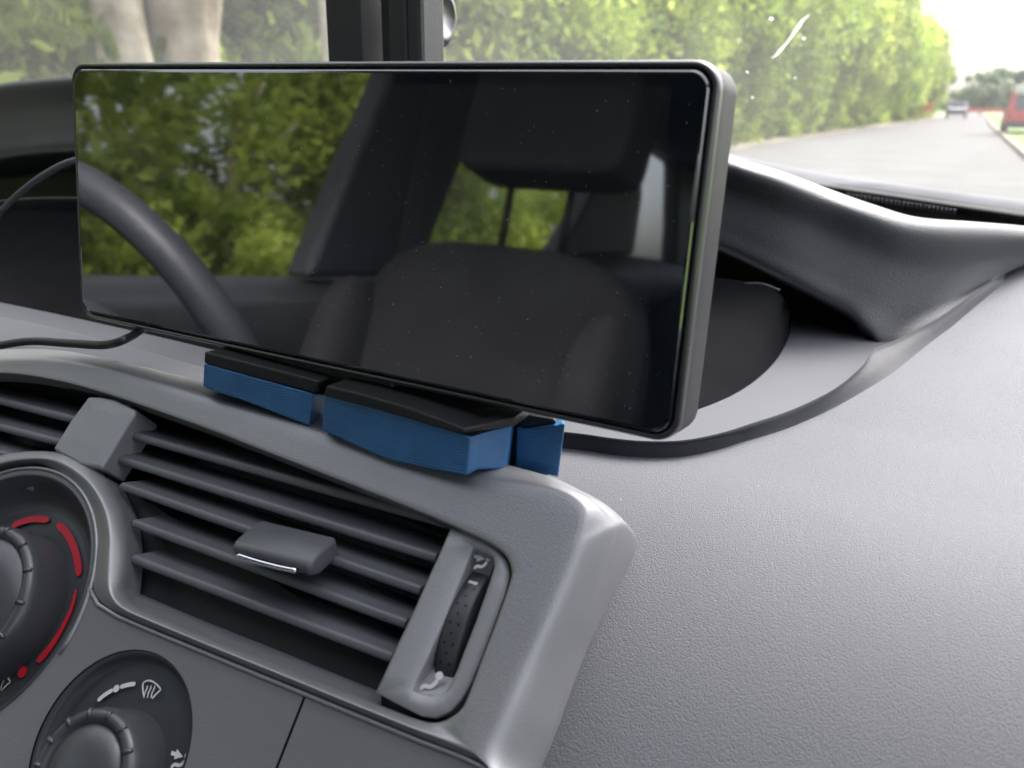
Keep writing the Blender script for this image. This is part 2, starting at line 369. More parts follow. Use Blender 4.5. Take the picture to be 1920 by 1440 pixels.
ORD = ['first','second','third','fourth','fifth','sixth','seventh','eighth','ninth','tenth','eleventh','twelfth','thirteenth','fourteenth','fifteenth','sixteenth','seventeenth','eighteenth','nineteenth','twentieth']
ORD += ['twenty-'+o for o in ORD[:9]]+['thirtieth']+['thirty-'+o for o in ORD[:9]]+['fortieth']+['forty-'+o for o in ORD[:9]]
def tree(x, y, s, k, label, group, h=None, seed=0, kind='tree', meshes=None, zc=None, tr=.16, sz=1.):
    z0 = GZ
    t = thing('broadleaf_tree' if kind == 'tree' else 'bush', label, kind, (x, y, z0), group)
    me = (meshes or CM)[k % len(meshes or CM)]
    c = bpy.data.objects.new('crown', me); COL.objects.link(c); c.parent = t
    c.location = (0, 0, zc if zc is not None else 3.4*s); c.scale = (s, s, s*sz); c.rotation_euler = (0, 0, seed*1.7)
    H = (zc if zc is not None else 3.4*s)+.3
    mk('trunk', [np.array([x, y, z0])+p for p in trunk_geo(H, tr*s, seed=seed)[0]], trunk_geo(H, tr*s, seed=seed)[1], M_BARK, t)
    return t
# the bank of trees beside the road (rear left to far ahead)
ti = 0
hg = 'broadleaf trees crowding the left side of the road'
bank = []
y = -12.
while y < 105:
    if -6.6 < y < -4.4: y += 2.3; continue
    X = edge_x(y); st = 2.3 if y < 25 else 4.2
    bank.append((X-2.5-1.1*random.random(), y, (1. if y < 18 else (1.15 if y < 40 else 1.45))*(.85+.3*random.random())))
    y += st
for i, (x, y, s) in enumerate(bank):
    kind = 2 if i % 3 == 2 else i % 2
    if -7.6 < y < -3.2: kind = 3
    where = 'behind the car, reflected in the display' if y < -3 else ('level with the driver window, reflected in the display' if y < 4 else ('behind the display and post' if y < 16 else 'along the road ahead'))
    tree(x, y, s, kind, ('dark ' if kind == 2 else 'bright ')+'green leafy tree, '+ORD[i]+' of the roadside row counted from behind the car', hg, seed=i, zc=2.9*s, sz=1.0 if y < 0 else 1.05)
for i in range(20):
    y = 1+i*2.6+random.random(); x = -10.2-random.random()*1.2-(0 if y < 30 else -1.5)
    tree(x, y, 1.5, 2 if i > 7 else i % 2, ('dark' if i > 7 else 'bright')+' green tree, '+ORD[i]+' in the back row of the wood counted from the driver window', 'trees in the second row of the wood', seed=40+i, zc=4.2)
for i in range(44):
    y = -11.5+i*1.75 if i < 26 else 32+(i-26)*3.6
    x = edge_x(y)-1.55-.5*random.random()
    dark = i % 4 == 1
    tree(x, y, .8+.35*random.random(), 1 if dark else 0, ('dark' if dark else 'fresh')+' green bush under the roadside trees, '+ORD[i]+' counted from behind the car', 'bushes at the foot of the roadside trees', seed=i, kind='bush', meshes=BM, zc=.75, tr=.05)
# pale trunks close to the left end of the display
for i, (px, D, lean, r, lab) in enumerate(((250, 5.6, (-.9, .2), .26, 'thick pale tree trunk leaning left above the instrument hood'), (338, 6.2, (.35, 0), .40, 'broad pale upright tree trunk left of the dark post'), (200, 6.6, (-2.2, .2), .15, 'thin pale leaning tree trunk at the far left'), (606, 7.2, (.1, 0), .12, 'slim pale tree trunk at the left edge of the dark post'))):
    b = aY(px, 60, D); base = np.array([b[0], D, GZ])
    t = thing('old_tree', lab, 'tree', base)
    g = trunk_geo(5.5, r, lean, 2, seed=i+3)
    gv = []
    for p in g[0]:
        ax_ = np.array([lean[0]*p[2]/5.5, lean[1]*p[2]/5.5, p[2]]); dd = p-ax_; an = atan2(dd[1], dd[0])
        k_ = 1+.10*sin(3*an+1.3*p[2]+i)+.07*sin(7*an-2.1*p[2])+.05*sin(5.3*p[2]+2*an) if p[2] > 0 else 1
        gv.append(base+np.array([-lean[0]*.23, -lean[1]*.23, 0])+ax_+dd*k_)
    mk('trunk', gv, g[1], M_BARK, t)
    for q in range(2):
        iv = bpy.data.objects.new('ivy', BM[q]); COL.objects.link(iv); iv.parent = t; iv.location = (lean[0]*.1+.12-.22*q, -.12, .95+.55*q); iv.scale = (.22*r/.3, .16*r/.3, .38); iv.rotation_euler = (0, 0, i+q)
    c = bpy.data.objects.new('crown', CM[i % 2]); COL.objects.link(c); c.parent = t; c.location = (lean[0], lean[1], 6.6); c.scale = (.8, .8, .7)
# far trees at the end of the road
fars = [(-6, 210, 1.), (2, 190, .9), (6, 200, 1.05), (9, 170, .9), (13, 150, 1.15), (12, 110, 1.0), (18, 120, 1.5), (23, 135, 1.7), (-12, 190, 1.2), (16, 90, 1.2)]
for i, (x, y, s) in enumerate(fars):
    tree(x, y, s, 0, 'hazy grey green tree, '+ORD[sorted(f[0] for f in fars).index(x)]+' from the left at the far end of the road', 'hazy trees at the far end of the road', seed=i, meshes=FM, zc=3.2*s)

# cars outside
def car(name, label, base, L, W, H, paint, roofm, group=None, tall=False):
    t = thing(name, label, 'van' if tall else 'car', base, group)
    bx, by, bz = base
    if tall: prof = [(-L/2, .35), (-L/2, 1.0), (-L/2+.06, H*.93), (-L/2+.25, H), (L/2-.9, H), (L/2-.35, 1.15), (L/2, .95), (L/2, .35)]
    else: prof = [(-L/2, .35), (-L/2+.02, .85), (-L/2+.35, .98), (-L/2+.75, H), (L/2-1.9, H), (L/2-1.2, .95), (L/2-.05, .8), (L/2, .35)]
    A = [np.array([bx-W/2+(.16 if z > 1.05 else 0), by+y, bz+z]) for y, z in prof]; B = [np.array([bx+W/2-(.16 if z > 1.05 else 0), by+y, bz+z]) for y, z in prof]
    mk('body', *prism(A, B), paint, t, smooth=False, bev=.07, bseg=3)
    rw = [np.array([bx+sx*(W/2-.3), by-L/2+(.0 if tall else .38)-.03+(.0 if z == 0 else (.03 if tall else .3)), bz+(1.05 if z == 0 else H-.14)]) for sx, z in ((-1, 0), (1, 0), (1, 1), (-1, 1))]
    mk('rear_window', rw, [(0, 1, 2, 3)], M_CGLASS, t, smooth=False, solid=.02)
    mk('roof_panel', *boxg((bx, by-.1 if tall else by-.2, bz+H+.01), (W-.4, L*.55 if not tall else L-1.3, .05)), roofm, t, bev=.02)
    if tall: mk('tailgate_top', *boxg((bx, by-L/2-.03, bz+H-.08), (W-.35, .1, .34)), roofm, t, bev=.03)
    mk('bumper', *boxg((bx, by-L/2-.05, bz+.45), (W-.08, .14, .26)), M_DOOR, t, bev=.04)
    for sx in (-1, 1):
        mk('tail_light', *boxg((bx+sx*(W/2-.12), by-L/2-.03, bz+.9), (.14, .08, .3)), M_LAMP, t, bev=.02)
        for sy_ in (-1, 1):
            mk('wheel', *lathe(np.array([bx+sx*(W/2-.08), by+sy_*L*.31, bz+.32]), np.array([0, 1., 0]), np.array([0, 0, 1.]), np.array([sx*1., 0, 0]), [(0.01, -.1), (.32, -.1), (.33, 0), (.31, .1), (.2, .1), (.18, .06), (.0001, .06)], 24), M_RUBBER, t)
    return t
car('parked_van', 'tall red vehicle with cream roof parked at the right kerb', (2.5, 46, GZ), 4.2, 1.85, 1.95, M_RPAINT, M_WPAINT, tall=True)
car('distant_car', 'small blue grey car far down the road', (-.75, 97, GZ), 4.2, 1.75, 1.5, M_SPAINT, M_SPAINT)
def barrier(x, y, w, label, h=1.0):
    t = thing('road_barrier', label, 'barrier', (x, y, GZ))
    mk('board', *boxg((x, y, GZ+h*.7), (w, .05, h*.35)), M_ORANGE, t, bev=.01)
    mk('foot', *boxg((x-w*.35, y, GZ+h*.27), (.08, .4, h*.54)), M_ORANGE, t, bev=.01)
    mk('foot', *boxg((x+w*.35, y, GZ+h*.27), (.08, .4, h*.54)), M_ORANGE, t, bev=.01)
barrier(-3.05, 88, .9, 'red barrier at the end of the left tree bank', 1.5)
barrier(2.3, 110, 2.6, 'long low red barrier across the road beyond the parked van')
barrier(.9, 112, 1.6, 'short low red barrier beside the distant car')

# ================================================================== CAR SHELL
shell = thing('passenger_car', 'dark car shell with windscreen, pillars and door trim around the dashboard', 'car', (-.3, -.8, GZ+.2))
XL, XR = -1.0, .42
mk('floor_pan', *boxg((-.29, -.7, -.95), (1.5, 3.6, .04)), M_FABRIC, shell)
mk('bulkhead', *boxg((-.29, 1.0, -.55), (1.5, .04, .8)), M_DARK, shell)
mk('headliner', *loft([[(XL, -.16, .48), (-.3, -.10, .50), (XR, -.16, .48)], [(XL, -.7, .40), (-.3, -.7, .47), (XR, -.7, .40)], [(XL, -1.6, .36), (-.3, -1.6, .42), (XR, -1.6, .36)], [(XL, -2.3, .30), (-.3, -2.3, .36), (XR, -2.3, .30)]], 12, 12), M_HEAD, shell, solid=.03)
mk('tailgate_panel', *boxg((-.29, -2.35, -.45), (1.44, .06, 1.0)), M_DOOR, shell, bev=.02)
def wall_poly(name, pts, X, th, mat, bev=.012):
    s = 1 if X < 0 else -1
    A = [np.array([X, y, z]) for y, z in pts]; B = [np.array([X+s*th, y, z]) for y, z in pts]
    return mk(name, *prism(A, B), mat, shell, smooth=False, bev=bev, bseg=3)
for X, s in ((XL, 1), (XR, -1)):
    wall_poly('b_pillar', [(-.486, -.096), (-.56, .08), (-.634, .242), (-.66, .37), (-1.0, .37), (-.916, .272), (-.83, .1), (-.75, -.08)], X, .055, M_PILLAR)
    wall_poly('c_pillar', [(-1.23, -.01), (-1.33, .10), (-1.44, .25), (-1.5, .37), (-1.60, .37), (-1.616, .298), (-1.65, .18), (-1.646, .03)], X, .05, M_PILLAR)
    wall_poly('d_pillar', [(-1.93, .02), (-1.91, .12), (-1.86, .283), (-1.80, .37), (-2.33, .37), (-2.33, .02)], X, .05, M_PILLAR)
    wall_poly('a_pillar', [(.62, -.12), (.50, -.12), (-.22, .42), (-.14, .49)], X, .045, M_PILLAR)
    mk('door_panel', *loft([[(X, .80, -.13), (X, .3, -.125), (X, -.15, -.116), (X, -.49, -.098), (X, -.75, -.08), (X, -1.25, -.012), (X, -1.65, .03), (X, -2.33, .03)],
                           [(X+s*.06, .80, -.15), (X+s*.06, .3, -.145), (X+s*.06, -.15, -.135), (X+s*.06, -.49, -.118), (X+s*.06, -.75, -.10), (X+s*.06, -1.25, -.03), (X+s*.06, -1.65, .01), (X+s*.06, -2.33, .01)],
                           [(X+s*.08, .80, -.25), (X+s*.08, .3, -.25), (X+s*.085, -.15, -.24), (X+s*.085, -.49, -.22), (X+s*.08, -.75, -.2), (X+s*.08, -1.25, -.15), (X+s*.08, -1.65, -.15), (X+s*.08, -2.33, -.15)],
                           [(X+s*.05, .80, -.95), (X+s*.05, .3, -.95), (X+s*.05, -.15, -.95), (X+s*.05, -.49, -.95), (X+s*.05, -.75, -.95), (X+s*.05, -1.25, -.95), (X+s*.05, -1.65, -.95), (X+s*.05, -2.33, -.95)]], 40, 14), M_DOOR, shell, solid=.02)
    wall_poly('roof_rail_blocker', [(-.10, (.33 if X < 0 else .24)), (-2.33, (.31 if X < 0 else .24)), (-2.33, .38), (-.7, .42), (-.16, .49)], X+s*.003, .06, M_PILLAR)  # added to block sky light; right rail hangs lower to narrow its window
    mk('side_window', [(X, .45, -.12), (X, -2.0, -.05), (X, -2.0, .36), (X, .05, .36)], [(0, 1, 2, 3)], M_SGLASS, shell, smooth=False)
# windscreen plane: through base (0,.90,-.085), rising towards the header
WP = np.array([0, .93, -.09]); WN = np.array([0, .46, .80]); WN = WN/np.linalg.norm(WN)
def wz(y): return WP[2]-(y-WP[1])*WN[1]/WN[2]
wbase = [(-1.5, .62), (-1.0, .80), (-.8, .90), (-.5, .96), (-.3, .97), (-.1, .95), (.1, .90), (.3, .82), (.42, .76)]
wtop = [(-1.5, -.12), (-1.0, -.12), (-.8, -.11), (-.5, -.10), (-.3, -.10), (-.1, -.10), (.1, -.10), (.3, -.11), (.42, -.12)]
screen_glass = mk('windscreen', *grid([[(x, y, wz(y)) for x, y in wbase], [(x, y, wz(y)) for x, y in wtop]]), M_GLASS, shell, smooth=False)
def onW(px, py, off=.001): return aP(px, py, WP-WN*off, WN)
def streak(P, ws, name='scratch', par=None):
    L, R_ = [], []
    for i, (p, w) in enumerate(zip(P, ws)):
        q = onW(*p); L.append(q+np.array([-w, 0, 0])); R_.append(q+np.array([w, 0, 0]))
    return grid([L, R_])
mk('scratch', *streak([(1447, 109), (1456, 103), (1465, 92), (1476, 80), (1486, 66), (1497, 50), (1505, 38), (1518, 27)], [.0003, .0009, .0010, .0007, .0009, .0014, .0009, .0002]), M_CHIP, screen_glass, smooth=False)
def chip(px, py, r):
    c = onW(px, py); a = np.array([1., 0, 0]); b = np.cross(WN, a); mk('stone_chip', [c+a*r*cos(2*pi*k/12)*.8+b*r*sin(2*pi*k/12) for k in range(12)], [tuple(range(12))], M_CHIP, screen_glass, smooth=False)
for q in ((1446, 35, .0018), (1502, 84, .0006), (1507, 72, .0014), (1491, 146, .0009), (1411, 183, .0012), (1401, 135, .0012)): chip(*q)

# cowl and seal along the foot of the windscreen (seen at the right)
def ln(pts): return [aY(x, y, Y) for x, y, Y in pts]
xsC = [(300, .90), (800, .96), (1100, .975), (1330, .965), (1500, .925), (1700, .86), (1920, .77), (2200, .66)]
def rowC(ya, dY=0, dz=0): ya = (ya[0]-75, ya[0]-48, ya[0]-24)+tuple(ya); return [aY(x, yy, Y+dY)+np.array([0, 0, dz]) for (x, Y), yy in zip(xsC, ya)]
mk('cowl_panel', *loft([rowC((282, 316, 346, 374, 410), .05), rowC((285, 320, 350, 380, 416), .02), rowC((296, 332, 362, 394, 430), .0), rowC((300, 336, 367, 399, 436), -.004)], 30, 12), M_COWL, shell)
mk('windscreen_seal', *loft([rowC((299, 334, 365, 396, 434), -.002), rowC((303, 340, 371, 404, 442), -.012), rowC((306, 344, 377, 410, 448), -.012), rowC((310, 350, 384, 420, 460), .004), rowC((330, 375, 410, 445, 490), .0)], 30, 14), M_RUBBER, shell)
gr = []
for k in range(26):
    x = 1590+k*8; y0 = 362+k*1.25
    gr.append(boxg(aY(x, y0+4, .845-k*.0022), (.0012, .004, .0035)))
mk('cowl_grille', *merge(*gr), M_COWL, shell, smooth=False)

# ================================================================== DASHBOARD
dash = thing('dashboard', 'dark grained dashboard with raised hood over a recessed instrument bay', 'dashboard', (-.3, .5, -.3))
ZS = -.1105
cols = [((-300, 215, .52), (-300, 345, .52)), ((-120, 175, .47), (-120, 312, .46)), ((0, 153, .44), (0, 288, .43)), ((130, 139, .42), (130, 275, .41)),
        ((400, 122, .40), (400, 275, .41)), ((700, 128, .40), (700, 300, .41)), ((1000, 165, .41), (1000, 350, .42)), ((1200, 225, .43), (1200, 405, .43)),
        ((1367, 290, .44), (1350, 458, .44)), ((1467, 322, .45), (1450, 505, .445)), ((1554, 355, .465), (1530, 545, .45)), ((1637, 384, .473), (1592, 577, .457)),
        ((1717, 407, .488), (1632, 615, .461)), ((1825, 416, .525), (1672, 640, .468)), ((1920, 424, .575), (1772, 588, .500)), ((2060, 440, .66), (1860, 522, .55)), ((2200, 455, .72), (1925, 470, .60)), ((2400, 480, .8), (2150, 452, .70))]
R0, R1, R2, R3, R4, R5, R6, R7 = [], [], [], [], [], [], [], []
for i, (a, b) in enumerate(cols):
    A = aY(*a); B = aY(*b); D = B-A
    R0.append(A+np.array([0, .30, -.09])); R1.append(A+np.array([0, .05, -.014])); R2.append(A+np.array([0, .014, -.0015]))
    R3.append(A+D*.085+np.array([0, -.0075, 0])); R4.append(A+D*.42+np.array([0, .000, 0])); R5.append(A+D*.78+np.array([0, .000, 0]))
    R6.append(B+np.array([0, -.0005-.0045*max(0, min(1, (i-11)/2)), 0])); R7.append(B+np.array([0, .006*max(0, min(1, (13-i)/3)), -.006 if i < 13 else -.003]))
R8 = [p+np.array([0, .05*max(0, min(1, (13-i)/4)), -.008]) for i, p in enumerate(R7)]
mk('instrument_hood', *loft([R0, R1, R2, R3, R4, R5, R6, R7, R8], 150, 60), M_HOOD, dash)

def padz(x, y):
    z = -.119
    if y < .27: z -= 3.6*(.27-y)**2
    if y > .34: z += .105*(y-.34)
    z += .02*max(0, x-.05)
    return z
def onpad(px, py, dz=0.):
    d = ray(px, py); Y = .3
    for _ in range(60):
        P = d*Y/d[1]; z = padz(P[0], P[1])+dz; Yn = z/(d[2]/d[1]); Y = Y*.6+Yn*.4
    return d*Y/d[1]
T = [(560, 765), (760, 790), (900, 800), (1061, 812), (1152, 824), (1215, 829), (1283, 827), (1350, 814), (1408, 796), (1492, 767), (1567, 729), (1617, 687), (1634, 660), (1655, 649), (1684, 637), (1722, 617), (1765, 594), (1815, 558), (1862, 524), (1927, 472)]
T2 = [(560, 775), (760, 800), (900, 812), (1061, 817), (1152, 831), (1215, 838), (1287, 841), (1358, 835), (1424, 820), (1495, 796), (1578, 757), (1660, 708), (1688, 687), (1712, 668), (1745, 642), (1785, 612), (1830, 574), (1873, 538), (1937, 484)]
RIMH = .006; topc = [onpad(*p, RIMH if i < 18 else RIMH*(21-i)/4) for i, p in enumerate(T)]+[np.array([.14, .66, -.082]), np.array([.40, .66, -.082])]; t2c = [onpad(*p) for p in T2]+[np.array([.145, .63, -.082]), np.array([.41, .62, -.082])]
# pads' lower ends
Bx = np.linspace(-.35, .42, len(topc)); bot = [np.array([x, -.02, 0]) for x in Bx]
for p in bot: p[2] = padz(p[0], p[1])
TT = cat_rom(topc, 160); T22 = cat_rom(t2c, 160); BB = cat_rom(bot, 160)
mk('bay_rim', *loft([[p+np.array([0, 0, -.014]) for p in TT], [p+np.array([0, .0005, -.001]) for p in TT], [p for p in TT], [p+np.array([0, -.0006, -.0004]) for p in TT*.9+T22*.1], [p+np.array([0, 0, .0004]) for p in TT*.45+T22*.55], [p+np.array([0, 0, .0001]) for p in T22], [p+np.array([0, -.0012, -.0001]) for p in T22]], 160, 30), M_RIMD, dash)
rows = []
rows.append([p+np.array([0, 0, 0]) for p in T22])
for t in np.linspace(.015, 1, 60):
    rows.append([np.array([q[0], q[1], padz(q[0], q[1])]) for q in (T22*(1-t)+BB*t)])
mk('dash_pad', *grid(rows), M_GRAIN, dash)
# shelf inside the instrument bay
near = [np.array([-.95, .26, 0]), np.array([-.7, .24, 0]), np.array([-.45, .225, 0]), np.array([-.25, .22, 0])]+[p+np.array([-.0005, .001, 0]) for p in cat_rom(topc[:19], 40)]
for p in near: p[2] = ZS-.004
near = cat_rom(near, 90)
shr = [near, [np.array([p[0]-(.01 if p[0] > -.3 else 0)*t, p[1]*(1-t)+max(.56, p[1])*t, ZS-.004]) for p, t in [(q, .5) for q in near]], [np.array([min(p[0], -.012), .57, ZS-.004]) for p in near]]
mk('bay_shelf', *grid(shr), M_SHELF, dash)
mk('bay_front_lip', *loft([[aZ(x, y, ZS+.001) for x, y in ((-150, 585), (0, 594), (205, 640), (420, 700), (700, 780))], [aZ(x, y, ZS+.002) for x, y in ((-150, 590), (0, 600), (205, 647), (420, 706), (700, 786))],
                         [aZ(x, y, ZS+.002) for x, y in ((-150, 650), (0, 660), (205, 690), (420, 735), (700, 806))], [aZ(x, y, -.125) for x, y in ((-150, 680), (0, 690), (205, 705), (420, 745), (700, 816))]], 30, 12), M_SHELF, dash)
# smoked lens over the instruments: edge follows the curve seen right of the display
lb = [(-300, 500, .40), (-100, 545, .36), (0, 565, .335), (130, 592, .325), (300, 630, .30), (600, 700, .28), (900, 760, .275), (1150, 790, .285)]
lens_bot = [aZ(x, y, ZS-.0035) for x, y, _ in lb]+[aZ(x, y, ZS-.0035) for x, y in ((1250, 781), (1310, 765), (1375, 738), (1425, 705), (1460, 668), (1480, 628), (1484, 590))]
lens_bot = cat_rom(lens_bot, 70)
cx0 = np.array([-.42, .56, -.02])
lt_ = cat_rom(ln([(-300, 425, .46), (-100, 398, .44), (0, 386, .43), (130, 378, .425), (400, 385, .43), (800, 440, .44), (1150, 492, .44), (1300, 515, .437), (1380, 525, .437), (1435, 537, .436), (1468, 556, .434), (1483, 578, .431)]), 70)
lr = [lens_bot, [a*.66+b*.34+np.array([0, -.004, 0]) for a, b in zip(lens_bot, lt_)], [a*.3+b*.7+np.array([0, -.003, 0]) for a, b in zip(lens_bot, lt_)], lt_]
mk('instrument_lens', *loft(lr, 90, 24), M_LENS, dash)
# dark inner wall of the bay behind the lens
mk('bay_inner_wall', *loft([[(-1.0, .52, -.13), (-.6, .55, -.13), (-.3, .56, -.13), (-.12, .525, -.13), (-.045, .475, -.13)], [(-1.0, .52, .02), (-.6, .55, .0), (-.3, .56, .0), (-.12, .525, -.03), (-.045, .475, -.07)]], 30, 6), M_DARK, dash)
# two thin ledge lines inside the hood, and a pale tube standing in for the highlight on the lens edge
for yy in (376,):
    mk('bay_ledge', *tube([aY(-60, yy+8, .42), aY(0, yy+2, .42), aY(60, yy-3, .415), (aY(135, yy-4, .41)), aY(300, yy-5, .41)], .0011, 8, 20), M_HOOD, dash)
mk('bay_ledge', *tube([aY(1250, 500, .432), aY(1340, 535, .434), aY(1420, 532, .436), aY(1462, 545, .437)], .0009, 8, 24), M_HOOD, dash)
mk('lens_edge_highlight', *tube([aY(-80, 480, .30), aY(-30, 428, .30), aY(0, 398, .30), aY(40, 360, .30), aY(90, 324, .30), aY(135, 303, .30), aY(200, 290, .30), aY(300, 282, .30)], .0017, 10, 40), M_SHELF, dash)

# ================================================================== CENTRE CONSOLE
con = thing('centre_console', 'silver edged centre console panel carrying the vents and heater dials', 'console', FWp(0, -.06, -.03))
pairs = [ # outer px, inner px, outer drop, ridge t, inner drop, inner t
 ((-150, 668), (-150, 705), .012, .30, 0, .93), ((0, 655), (0, 700), .012, .30, 0, .93), ((110, 656), (100, 713), .012, .3, 0, .93), ((215, 675), (200, 739), .012, .3, 0, .93),
 ((300, 694), (300, 773), .012, .3, 0, .94), ((380, 714), (400, 809), .012, .3, 0, .94), ((480, 740), (500, 848), .012, .3, 0, .95), ((600, 772), (600, 887), .012, .3, 0, .95),
 ((720, 805), (700, 926), .012, .3, 0, .95), ((840, 838), (780, 958), .012, .3, 0, .95), ((960, 872), (860, 992), .009, .22, 0, .95), ((1050, 898), (915, 1018), .0065, .13, 0, .95),
 ((1120, 930), (945, 1040), .0070, .16, 0, .95), ((1165, 966), (957, 1065), .0120, .36, 0, .95), ((1174, 1000), (956, 1090), .0155, .42, 0, .95), ((1128, 1137), (930, 1165), .0165, .46, 0, .95),
 ((1088, 1245), (902, 1238), .0165, .50, 0, .95), ((1048, 1353), (882, 1292), .0165, .52, 0, .94), ((1005, 1470), (866, 1326), .0165, .54, 0, .92), ((965, 1490), (842, 1345), .004, .45, .001, .85),
 ((925, 1441), (812, 1353), .002, .30, .002, .60), ((862, 1413), (780, 1347), .0025, .35, .003, .55), ((790, 1386), (735, 1330), .003, .35, .004, .5), ((680, 1341), (640, 1293), .003, .35, .004, .5),
 ((575, 1298), (540, 1252), .003, .35, .004, .5), ((480, 1259), (450, 1216), .003, .35, .004, .5), ((400, 1226), (370, 1184), .003, .35, .004, .5), ((300, 1185), (290, 1150), .003, .35, .004, .5),
 ((222, 1152), (250, 1131), .003, .35, .004, .5), ((188, 1130), (236, 1108), .003, .40, .005, .5), ((172, 1100), (238, 1080), .003, .40, .005, .5), ((172, 1050), (241, 1040), .003, .40, .005, .5),
 ((176, 1000), (239, 1000), .003, .40, .005, .5), ((165, 950), (228, 950), .003, .40, .005, .5), ((140, 912), (200, 898), .003, .40, .005, .5), ((100, 880), (160, 864), .003, .35, .004, .5),
 ((60, 869), (110, 847), .003, .35, .003, .55), ((0, 878), (40, 846), .003, .35, .002, .6), ((-60, 900), (-30, 862), .003, .35, .002, .6), ((-150, 950), (-120, 900), .003, .35, .002, .6)]
# densify with catmull rom on all numbers
arr = np.array([[*o, *i_, a, b, c, d] for o, i_, a, b, c, d in pairs], float); arr = cat_rom(arr, 240)
def trim_row(fn): return [fn(q) for q in arr]
def lp(q, t): return q[0]+(q[2]-q[0])*t, q[1]+(q[3]-q[1])*t
rowsT = []
def sw_(q): return .0055*min(1., max(0., (q[0]-1040)/60)) if q[4] > .006 else 0.
rowsT.append(trim_row(lambda q: F(q[0], q[1], -q[4]-sw_(q))-FN*.014))
rowsT.append(trim_row(lambda q: F(q[0], q[1], -q[4]-.0010-sw_(q))))
rowsT.append(trim_row(lambda q: F(*lp(q, .012+.055*sw_(q)/.0055), -q[4]-.0006)))
rowsT.append(trim_row(lambda q: F(*lp(q, .016+.070*sw_(q)/.0055), -q[4]+.0002)))
def h_at(q, t):
    if t <= q[5]: s = t/q[5]; return -q[4]*(1-s)**1.0
    if t >= q[7]: s = (t-q[7])/(1-q[7]); return -q[6]*s
    return 0.
for k in (.30, .6, .88): rowsT.append(trim_row(lambda q, k=k: F(*lp(q, q[5]*k), h_at(q, q[5]*k))))
rowsT.append(trim_row(lambda q: F(*lp(q, q[5]*1.14), 0)))
rowsT.append(trim_row(lambda q: F(*lp(q, .5*(q[5]+q[7])), 0)))
rowsT.append(trim_row(lambda q: F(*lp(q, q[7]), 0)))
rowsT.append(trim_row(lambda q: F(*lp(q, q[7]+(1-q[7])*.9), h_at(q, q[7]+(1-q[7])*.85))))
rowsT.append(trim_row(lambda q: F(q[2], q[3], -q[6]-.001)))
rowsT.append(trim_row(lambda q: F(q[2], q[3], -q[6]-.001)-FN*.007))
mk('trim_surround', *grid(rowsT), M_SILVER, con, sub=1)

# lower panel with two dished wells
W1c, W1r = (-.1008, -.0812), .0434
W2c, W2r = (-.0222, -.1055), .0272
HP = -.0025
def circ(c, r, n=96): return [(c[0]+r*cos(2*pi*k/n), c[1]+r*sin(2*pi*k/n)) for k in range(n)]
borderpx = [(925, 1446), (862, 1418), (790, 1391), (680, 1346), (575, 1303), (480, 1264), (400, 1231), (300, 1190), (222, 1157), (184, 1134), (167, 1102)]
bu = [uvf(F(x, y, HP)) for x, y in borderpx]
# arc around the big well follows the inner side of the ring
ringc = [(-.1017+.0460*cos(a), -.0817+.0460*sin(a)) for a in np.linspace(radians(-8), radians(200), 40)]
seam_t = uvf(F(573, 1302, HP)); seam_b = uvf(F(505, 1475, HP)); seam_b = (seam_t[0]+(seam_b[0]-seam_t[0])*2.2, seam_t[1]+(seam_b[1]-seam_t[1])*2.2)
g_ = .0004
left_outer = [(seam_b[0]-g_, seam_b[1]), (seam_t[0]-g_, seam_t[1])]+bu[5:]+ringc+[(-.30, -.10), (-.30, -.19)]
def dedup(P, e=1e-4):
    o = []
    for p in P:
        if not o or (abs(p[0]-o[-1][0])+abs(p[1]-o[-1][1])) > e: o.append(p)
    return o
pl = mk('lower_panel', *flat_poly(dedup(left_outer), [circ(W1c, W1r), circ(W2c, W2r)], HP), M_PANEL, con, smooth=False)
right_outer = bu[:5][::1]
ro = [(seam_t[0]+g_, seam_t[1]), (seam_b[0]+g_, seam_b[1]), (uvf(F(1020, 1500, HP))[0]+.02, seam_b[1]), (uvf(F(960, 1462, HP))[0]+.002, uvf(F(960, 1462, HP))[1])]+bu[:4]
mk('lower_panel', *flat_poly(dedup(ro), [], HP), M_PANEL, con, smooth=False)
# sunk edge beads under both panels so seams read dark
mk('panel_backing', *flat_poly([(-.32, -.03), (-.09, -.03), (.06, -.06), (.085, -.10), (.085, -.22), (-.32, -.22)], [circ(W1c, W1r+.0006), circ(W2c, W2r+.0006)], -.014), M_DARK, con, smooth=False)
def rail(P, h, r):
    return tube([FWp(u, v, h) for u, v in P], r, 8)
mk('edge_bead', *rail(bu[:11], HP, .0007), M_SILVER, con)
mk('edge_bead', *rail(ringc, HP, .0007), M_SILVER, con)
def C3(c, h=0.): return FWp(c[0], c[1], h)
w1 = mk('dial_well', *lathe(C3(W1c), FX, FU, FN, [(W1r+.0004, HP-.001), (W1r, HP+.0006), (W1r-.0008, HP+.0002), (W1r-.003, -.0065), (W1r-.0065, -.0105), (W1r-.0095, -.0128), (W1r-.0105, -.0122), (W1r-.020, -.0135), (.02, -.015)], 128), M_WELL, con)
w2 = mk('dial_well', *lathe(C3(W2c), FX, FU, FN, [(W2r+.0004, HP-.001), (W2r-.0004, HP-.0003), (W2r-.0015, -.0045), (W2r-.0028, -.0072), (W2r-.0034, -.0070), (W2r-.009, -.008), (.012, -.009)], 128), M_WELL, con)
